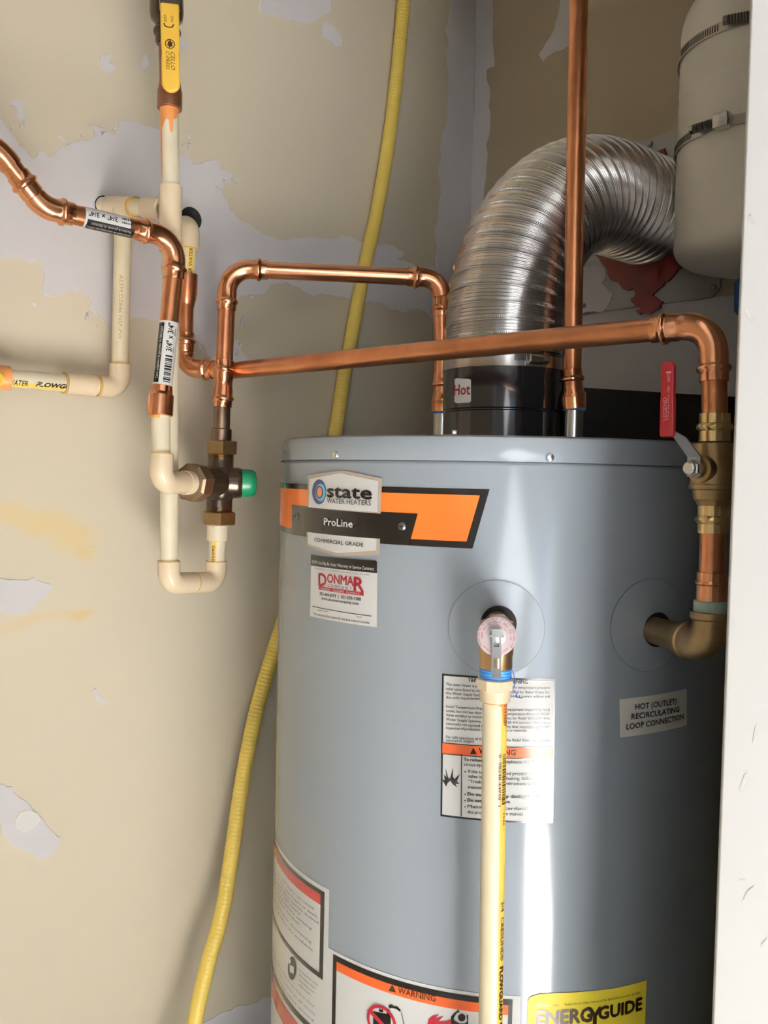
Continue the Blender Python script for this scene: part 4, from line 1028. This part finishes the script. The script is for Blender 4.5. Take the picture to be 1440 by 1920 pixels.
# ------------------------------------------------------------------ hot line crossing to the right
RE = P(1337, 607, .795)
hlp = thing('copper_crossover', 'long copper pipe crossing to the right in front of the duct', 'pipe', RE)
T0 = P(421, 696, 1.196); uc = unit(T0, RE)
straight('tee_branch', T0 - uc * .012, uc, [(0, .0130), (.006, .0130), (.007, .0150), (.010, .0154), (.013, .0148), (.014, .0128), (.019, .0127), (.0194, .0112)], hlp, M_copper)
pipe('pipe', T0 - uc * .005, RE - uc * .040, hlp, M_copperd)
rb_ = P(1340, 775, .79); ud = unit(RE, rb_)
elbow('elbow', RE, -uc, ud, hlp, M_copper, PRESS, .028, .056, .052, 1.13)
pipe('pipe', RE + ud * .035, rb_ + ud * .02, hlp, M_copperd)
# ------------------------------------------------------------------ ball valve with red lever
rv = thing('ball_valve', 'brass ball valve with red lever on the right copper pipe', 'valve', P(1335, 1000, .79))
yR = .79
def rp(py): return P(1340.5 - (py - 775) * .021, py, yR)
rax = unit(rp(1000), rp(775)); ro = rp(1000)
def rz(py): return (rp(py) - ro).dot(rax)
BP = [(0, .0115), (.0003, .0132), (.0085, .0132), (.0100, .0150), (.0122, .0160), (.0144, .0150), (.0160, .0134), (.0250, .0134)]
straight('press_end', ro, rax, [(rz(775) - d, r) for d, r in BP][::-1], rv, M_brass)
straight('press_end', ro, rax, [(rz(1000) + d, r) for d, r in BP], rv, M_brass)
straight('body', ro, rax, [(rz(947), .0140), (rz(940), .0152), (rz(936), .0172), (rz(919), .0178), (rz(917), .0212), (rz(909), .0212), (rz(908), .0205), (rz(900), .0196), (rz(866), .0192), (rz(860), .0188), (rz(850), .0180), (rz(842), .0180), (rz(832), .0180), (rz(830), .0132)], rv, M_brassd, 40)
sd = Vector((-.80, -.60, 0)).normalized(); bc = rp(880)
straight('stem_boss', bc, sd, [(.012, .0130), (.023, .0120), (.0235, .0085), (.029, .0085)], rv, M_brassd)
br0 = bc + sd * .0285
straight('stem_nut', br0, sd, [(0, .0062), (.0002, .0075), (.006, .0075), (.0066, .0066)], rv, M_zinc, 6, smooth=0)
straight('stem_bolt', br0 + sd * .006, sd, [(0, .0058), (.004, .0058), (.005, .0045)], rv, mat('bright_bolt_end', (.8, .8, .8), .25, .9), 24)
# flat crank of the lever and red grip
g0 = P(1253, 820, .772); g1_ = P(1255, 677, .772)
bk = [br0 - up * .007, br0 + up * .010, (br0 + up * .018) * .45 + g0 * .55 + up * .004, g0 + up * .006]
side = sd.cross(up).normalized(); mb = MB(); v = []; f = []
for i, p in enumerate(bk):
    w = (.0065, .0065, .0058, .0055)[i]
    for a in (-1, 1):
        for b in (0, 1): v.append(p + side * (w * a) + sd * (.0022 * b))
for i in range(len(bk) - 1):
    a, b = i * 4, i * 4 + 4
    f += [(a, a + 2, b + 2, b), (a + 1, b + 1, b + 3, a + 3), (a, b, b + 1, a + 1), (a + 2, a + 3, b + 3, b + 2)]
f += [(0, 1, 3, 2), (12, 14, 15, 13)]
MB().add(v, f).build('lever_arm', mat('grey_lever_steel', (.34, .35, .37), .4, .8), rv, 30)
gax = unit(g0, g1_); gn = (CAMP - g0 - Vector((0, 0, (CAMP - g0).z))).normalized(); gn = (gn + Vector((-.25, 0, 0))).normalized(); gn = (gn - gax * gn.dot(gax)).normalized(); gs = gax.cross(gn)
rl = lever((g1_ - g0).length,   .0130, .0126, .0062, gax, gs, gn, g0).build('lever', M_red, rv, 40, label='red vinyl lever grip')
GL = (g1_ - g0).length
def rmap(s, c, off): return g0 + gax * s + gs * c + gn * (.0062 + off)
def red_text(s, f0, f1, c, cp, bold=.01):
    v, f = glyphs(s); w = max(p[0] for p in v); sgn = -1 if gs.dot(CR) > 0 else 1
    mb.add([rmap(GL * (f0 + (f1 - f0) * x / w), sgn * (c + y * cp / CAP), .0002) for x, y in v], f)
mb = MB(); red_text('LEGEND', .22, .52, .0002, .0030, .04); red_text('T-2004 600 WOG', .22, .55, -.0018, .0012); red_text('OPEN', .58, .66, -.002, .0020); red_text('SHUT', .72, .82, -.0022, .0024)
c0 = GL * .83; sg2 = -1 if gs.dot(CR) > 0 else 1
mb.add([rmap(c0 + a, sg2 * b, .0002) for a, b in ((0, -.003), (.0016, -.003), (.0016, .001), (0, .001))], [(0, 1, 2, 3)])
mb.build('lettering', mat('pale_pink_print', lin(214, 150, 150), .5), rl, 0)
# ------------------------------------------------------------------ lower copper and brass elbow into the heater
lo = thing('brass_elbow', 'aged brass elbow and copper tail entering the heater side', 'pipe', P(1320, 1190, .80))
pipe('copper_pipe', rp(992), rp(1085), lo, M_copperd)
ca = rp(1072); da = unit(ca, rp(1140))
straight('copper_adapter', ca, da, [(0, .0114), (.0003, .0130), (.0075, .0130), (.009, .0142), (.0105, .0144), (.012, .0132), (.031, .0135), (.032, .0128)], lo, M_copper)
hp_s, hp_z = tank_sz(1230, 1181); hp0 = TM(hp_s, hp_z, -.02)
ec = rp(1186); ec.z = hp0.z + .001
dn_ = unit(ec, hp0)
pipe('brass_nipple', hp0, ec + dn_ * .03, lo, M_brassd, .0134)
BE = [(0, .0140 / R34), (.0003, .0178 / R34), (.006, .0180 / R34), (.0075, .0162 / R34)]
elbow('elbow', ec, -da, dn_, lo, M_brassd, BE, .022, (ec - rp(1146)).length, .037, .0158 / R34)
straight('thread_tape', rp(1146) - da * .004, da, [(-.006, .0136), (-.005, .0150), (.004, .0150), (.005, .0140)], lo, M_verd)
straight('thread_sealant', ec + dn_ * .038, -dn_, [(0, .0136), (.001, .0160), (.004, .0172), (.005, .0150)], lo, M_verd)

# ------------------------------------------------------------------ relief valve and discharge pipe
yV = .795
rvx = thing('relief_valve', 'brass relief valve with steel test lever on heater front', 'valve', P(931, 1252, yV))
hs0, hz0 = tank_sz(934, 1170); th0 = TM(hs0, hz0, -.015)
vc = P(931, 1193, yV); fwdv = unit(th0, Vector((vc.x, vc.y, th0.z)))
mb = MB(); lathe(th0, fwdv, [(0, .0128), ((vc - th0).dot(fwdv), .0128)], 32, mb=mb)
zb3 = P(931, 1253, yV).z; zt3 = P(931, 1163, yV).z
lathe(Vector((vc.x, vc.y, 0)), up, [(zb3, .0140), (zb3 + .001, .0150), (zb3 + .012, .0150), (zb3 + .014, .0156), (zt3 - .006, .0158), (zt3 - .001, .0148), (zt3, .012)], 40, mb=mb)
hx_ = Vector((vc.x, vc.y, P(931, 1187, yV).z)) - fwdv * .018
lathe(hx_, fwdv, [(0, .0160), (.012, .0168), (.030, .0168), (.034, .0155)], 8, mb=mb, rot=math.pi / 8)
mb.build('body', mat('satin_brass', (.42, .25, .12), .35, .95, col2=(.50, .32, .17), bump=.05), rvx, 30)
fc = P(931, 1193, yV - .019); fn = (fwdv + Vector((0, 0, .18))).normalized()
dk = straight('data_plate', fc - fn * .003, fn, [(0, .0150), (.0005, .0172), (.0022, .0174), (.003, .0168), (.0032, .004)], rvx, mat('plate_pinkish_grey', lin(196, 176, 178), .4), 48)
_, fa, fb = frame(fn, up)
def fmap(x, y, off): return fc + fn * off + fb * x * (-1 if fb.dot(CR) < 0 else 1) + fa * y
mb = MB()
def arc_text(s, r, a0, a1, cp):
    n = len(s)
    for i, ch in enumerate(s):
        if ch == ' ': continue
        v, f = glyphs(ch); k = cp / CAP; w = max(p[0] for p in v); t = math.radians(a0 + (a1 - a0) * i / (n - 1))
        rx, ry = math.cos(t), math.sin(t)
        mb.add([fmap(rx * (r + y * k) + ry * (x - w / 2) * k, ry * (r + y * k) - rx * (x - w / 2) * k, .0006) for x, y in v], f)
arc_text('TEMPERATURE AND PRESSURE RELIEF VALVE TEST LEVER EVERY YEAR', .0148, 215, -35, .0016)
arc_text('TEMP RELIEF VALVE ANSI Z21.22', .0118, 190, -10, .0020)
arc_text('DISCHARGE HOT', .0092, 160, 20, .0012); arc_text('150 PSI 210 F 100000 BTU PER HOUR', .0134, -45, -140, .0014)
mb.build('lettering', mat('faded_plum_ink', lin(128, 96, 104), .5), dk, 0)
straight('plate_centre', fc, fn, [(0, .0085), (.0008, .0085), (.0012, .007)], rvx, mat('pale_centre', lin(206, 204, 202), .4), 32)
straight('plunger', fc, fn, [(0, .0062), (.003, .0062), (.0035, .003)], rvx, M_zinc, 24)
straight('pivot_pin', fc + fb * -.0065 + fn * .0045, fb, [(0, .0008), (.013, .0008)], rvx, M_steel, 10)
# lever: channel strip with two slots
l0 = fc + fn * .006 + fa * .0063; l1v = P(930.5, 1272, yV - .026)
la = unit(l0, l1v); lb = la.cross(fn).normalized(); ln_ = lb.cross(la); ln_ = ln_ if ln_.dot(fn) > 0 else -ln_
LL = (l1v - l0).length; w = .0038
def strip(a, b, x0, x1, mb): box(l0 + la * ((a + b) / 2 * LL) + lb * ((x0 + x1) / 2), la, lb, ln_, (b - a) * LL, x1 - x0, .0010, mb)
mb = MB()
strip(0, .17, -w, w, mb); strip(.17, .36, -w, -w * .62, mb); strip(.17, .36, w * .62, w, mb); strip(.36, .60, -w, w, mb); strip(.60, .80, -w, -w * .62, mb); strip(.60, .80, w * .62, w, mb); strip(.80, 1.0, -w, w, mb)
for sgn in (-1, 1): box(l0 + la * LL / 2 + lb * (sgn * w) - ln_ * .0018, la, lb, ln_, LL, .0008, .0040, mb)
mb.build('test_lever', mat('chrome_lever', (.80, .81, .82), .14, 1), rvx, 0)
tape0 = P(932, 1275, yV); tz = P(932, 1252, yV).z
tp_ = straight('thread_tape', Vector((vc.x, vc.y, tape0.z)), up, [(0, .0132)] + [(.001 + i * (tz - tape0.z - .001) / 8, .0142 + (.0005 if i % 2 else 0)) for i in range(9)] + [(tz - tape0.z, .0130)], rvx, M_blue)
thr = catmull([Vector((vc.x, vc.y, tz)) + Vector((.0148, -.003, -.001)), Vector((vc.x, vc.y, tz)) + Vector((.0172, -.005, -.010)), P(965, 1285, .79), P(961, 1293, .79), P(970, 1299, .79), P(966, 1306, .79), P(979, 1309, .79)], .002)
sweep(thr, .0005, 6).build('tape_strand', mat('blue_strand', lin(50, 96, 176), .5), rvx)
dp = thing('discharge_pipe', 'cream plastic discharge pipe hanging below the relief valve', 'pipe', Vector((vc.x, vc.y, .15)))
az = P(931.5, 1270, yV).z; ab = P(931, 1292, yV).z; ac = P(930, 1314, yV).z
ctr = Vector((vc.x, vc.y, 0))
ad = lathe(ctr, up, [(ab, .0150), (ab + .0008, .0172), (az - .001, .0176), (az, .0150)], 8, rot=.2).build('hex_adapter', M_cpvcf, dp, 0)
straight('socket', ctr, up, [(ac, .0118), (ac + .0003, .0138), (ab + .001, .0142)], dp, M_cpvcf)
pbot = P(936, 1990, yV); pbot2 = Vector((pbot.x + .002, pbot.y, .15))
ptop = Vector((vc.x, vc.y, ac + .004))
pd = pipe('pipe', ptop, pbot2, dp, M_cpvc)
mp, L = pipe_map(ptop, pbot2, R34)     # axis runs down: positive c is to the viewer's left
def dd(py):
    lo, hi = 0, L; d = unit(ptop, pbot2)
    for _ in range(40):
        md = (lo + hi) / 2; p = ptop + d * md - CAMP; y = 960 - FPX * p.dot(CU) / p.dot(_fwd)
        if y < py: lo = md
        else: hi = md
    return lo
decal('yellow_stripe', mp, [[(dd(1318), -.0150), (L, -.0150), (L, -.0068), (dd(1318), -.0066)]], M_ystripe, pd, .0003, .0016, swap=True)
decal('primer_drips', mp, [[(dd(1313), .0140), (dd(1316), .0100), (dd(1316.5), -.0020), (dd(1320), -.0064), (dd(1352), -.0082), (dd(1358), -.0120), (dd(1345), -.0150), (dd(1313), -.0150)]], M_primer, pd, .0005, .0016, swap=True)
mb = MB()
letters(mb, mp, '21H387', (dd(1316), -.0090), (dd(1358), -.0090), .0034, .01, 0, .0008, vert=True)
letters(mb, mp, '0  98248 44910  1', (dd(1408), -.0042), (dd(1504), -.0042), .0026, 0, 0, .0006, vert=True)
letters(mb, mp, '1140', (dd(1519), -.0090), (dd(1541), -.0090), .0026, 0, 0, .0008, vert=True)
letters(mb, mp, '3/4  CRESLINE\u00ae', (dd(1682), -.0084), (dd(1792), -.0084), .0042, .005, 0, .0008, vert=True)
letters(mb, mp, 'FLOWGUARD GOLD', (dd(1804), -.0080), (dd(1950), -.0080), .0045, .05, 0, .0008, vert=True)
mb.build('lettering', I_brown, pd, 0)
bars = []; x = dd(1409); r_ = random.Random(4)
while x < dd(1503):
    w = r_.choice([.0005, .0009, .0014]); bars.append([(x, -.0078), (x + w, -.0078), (x + w, -.0128), (x, -.0128)]); x += w + r_.choice([.0006, .0010, .0014])
decal('barcode', mp, bars, I_brown, pd, .0007, .0016, swap=True)
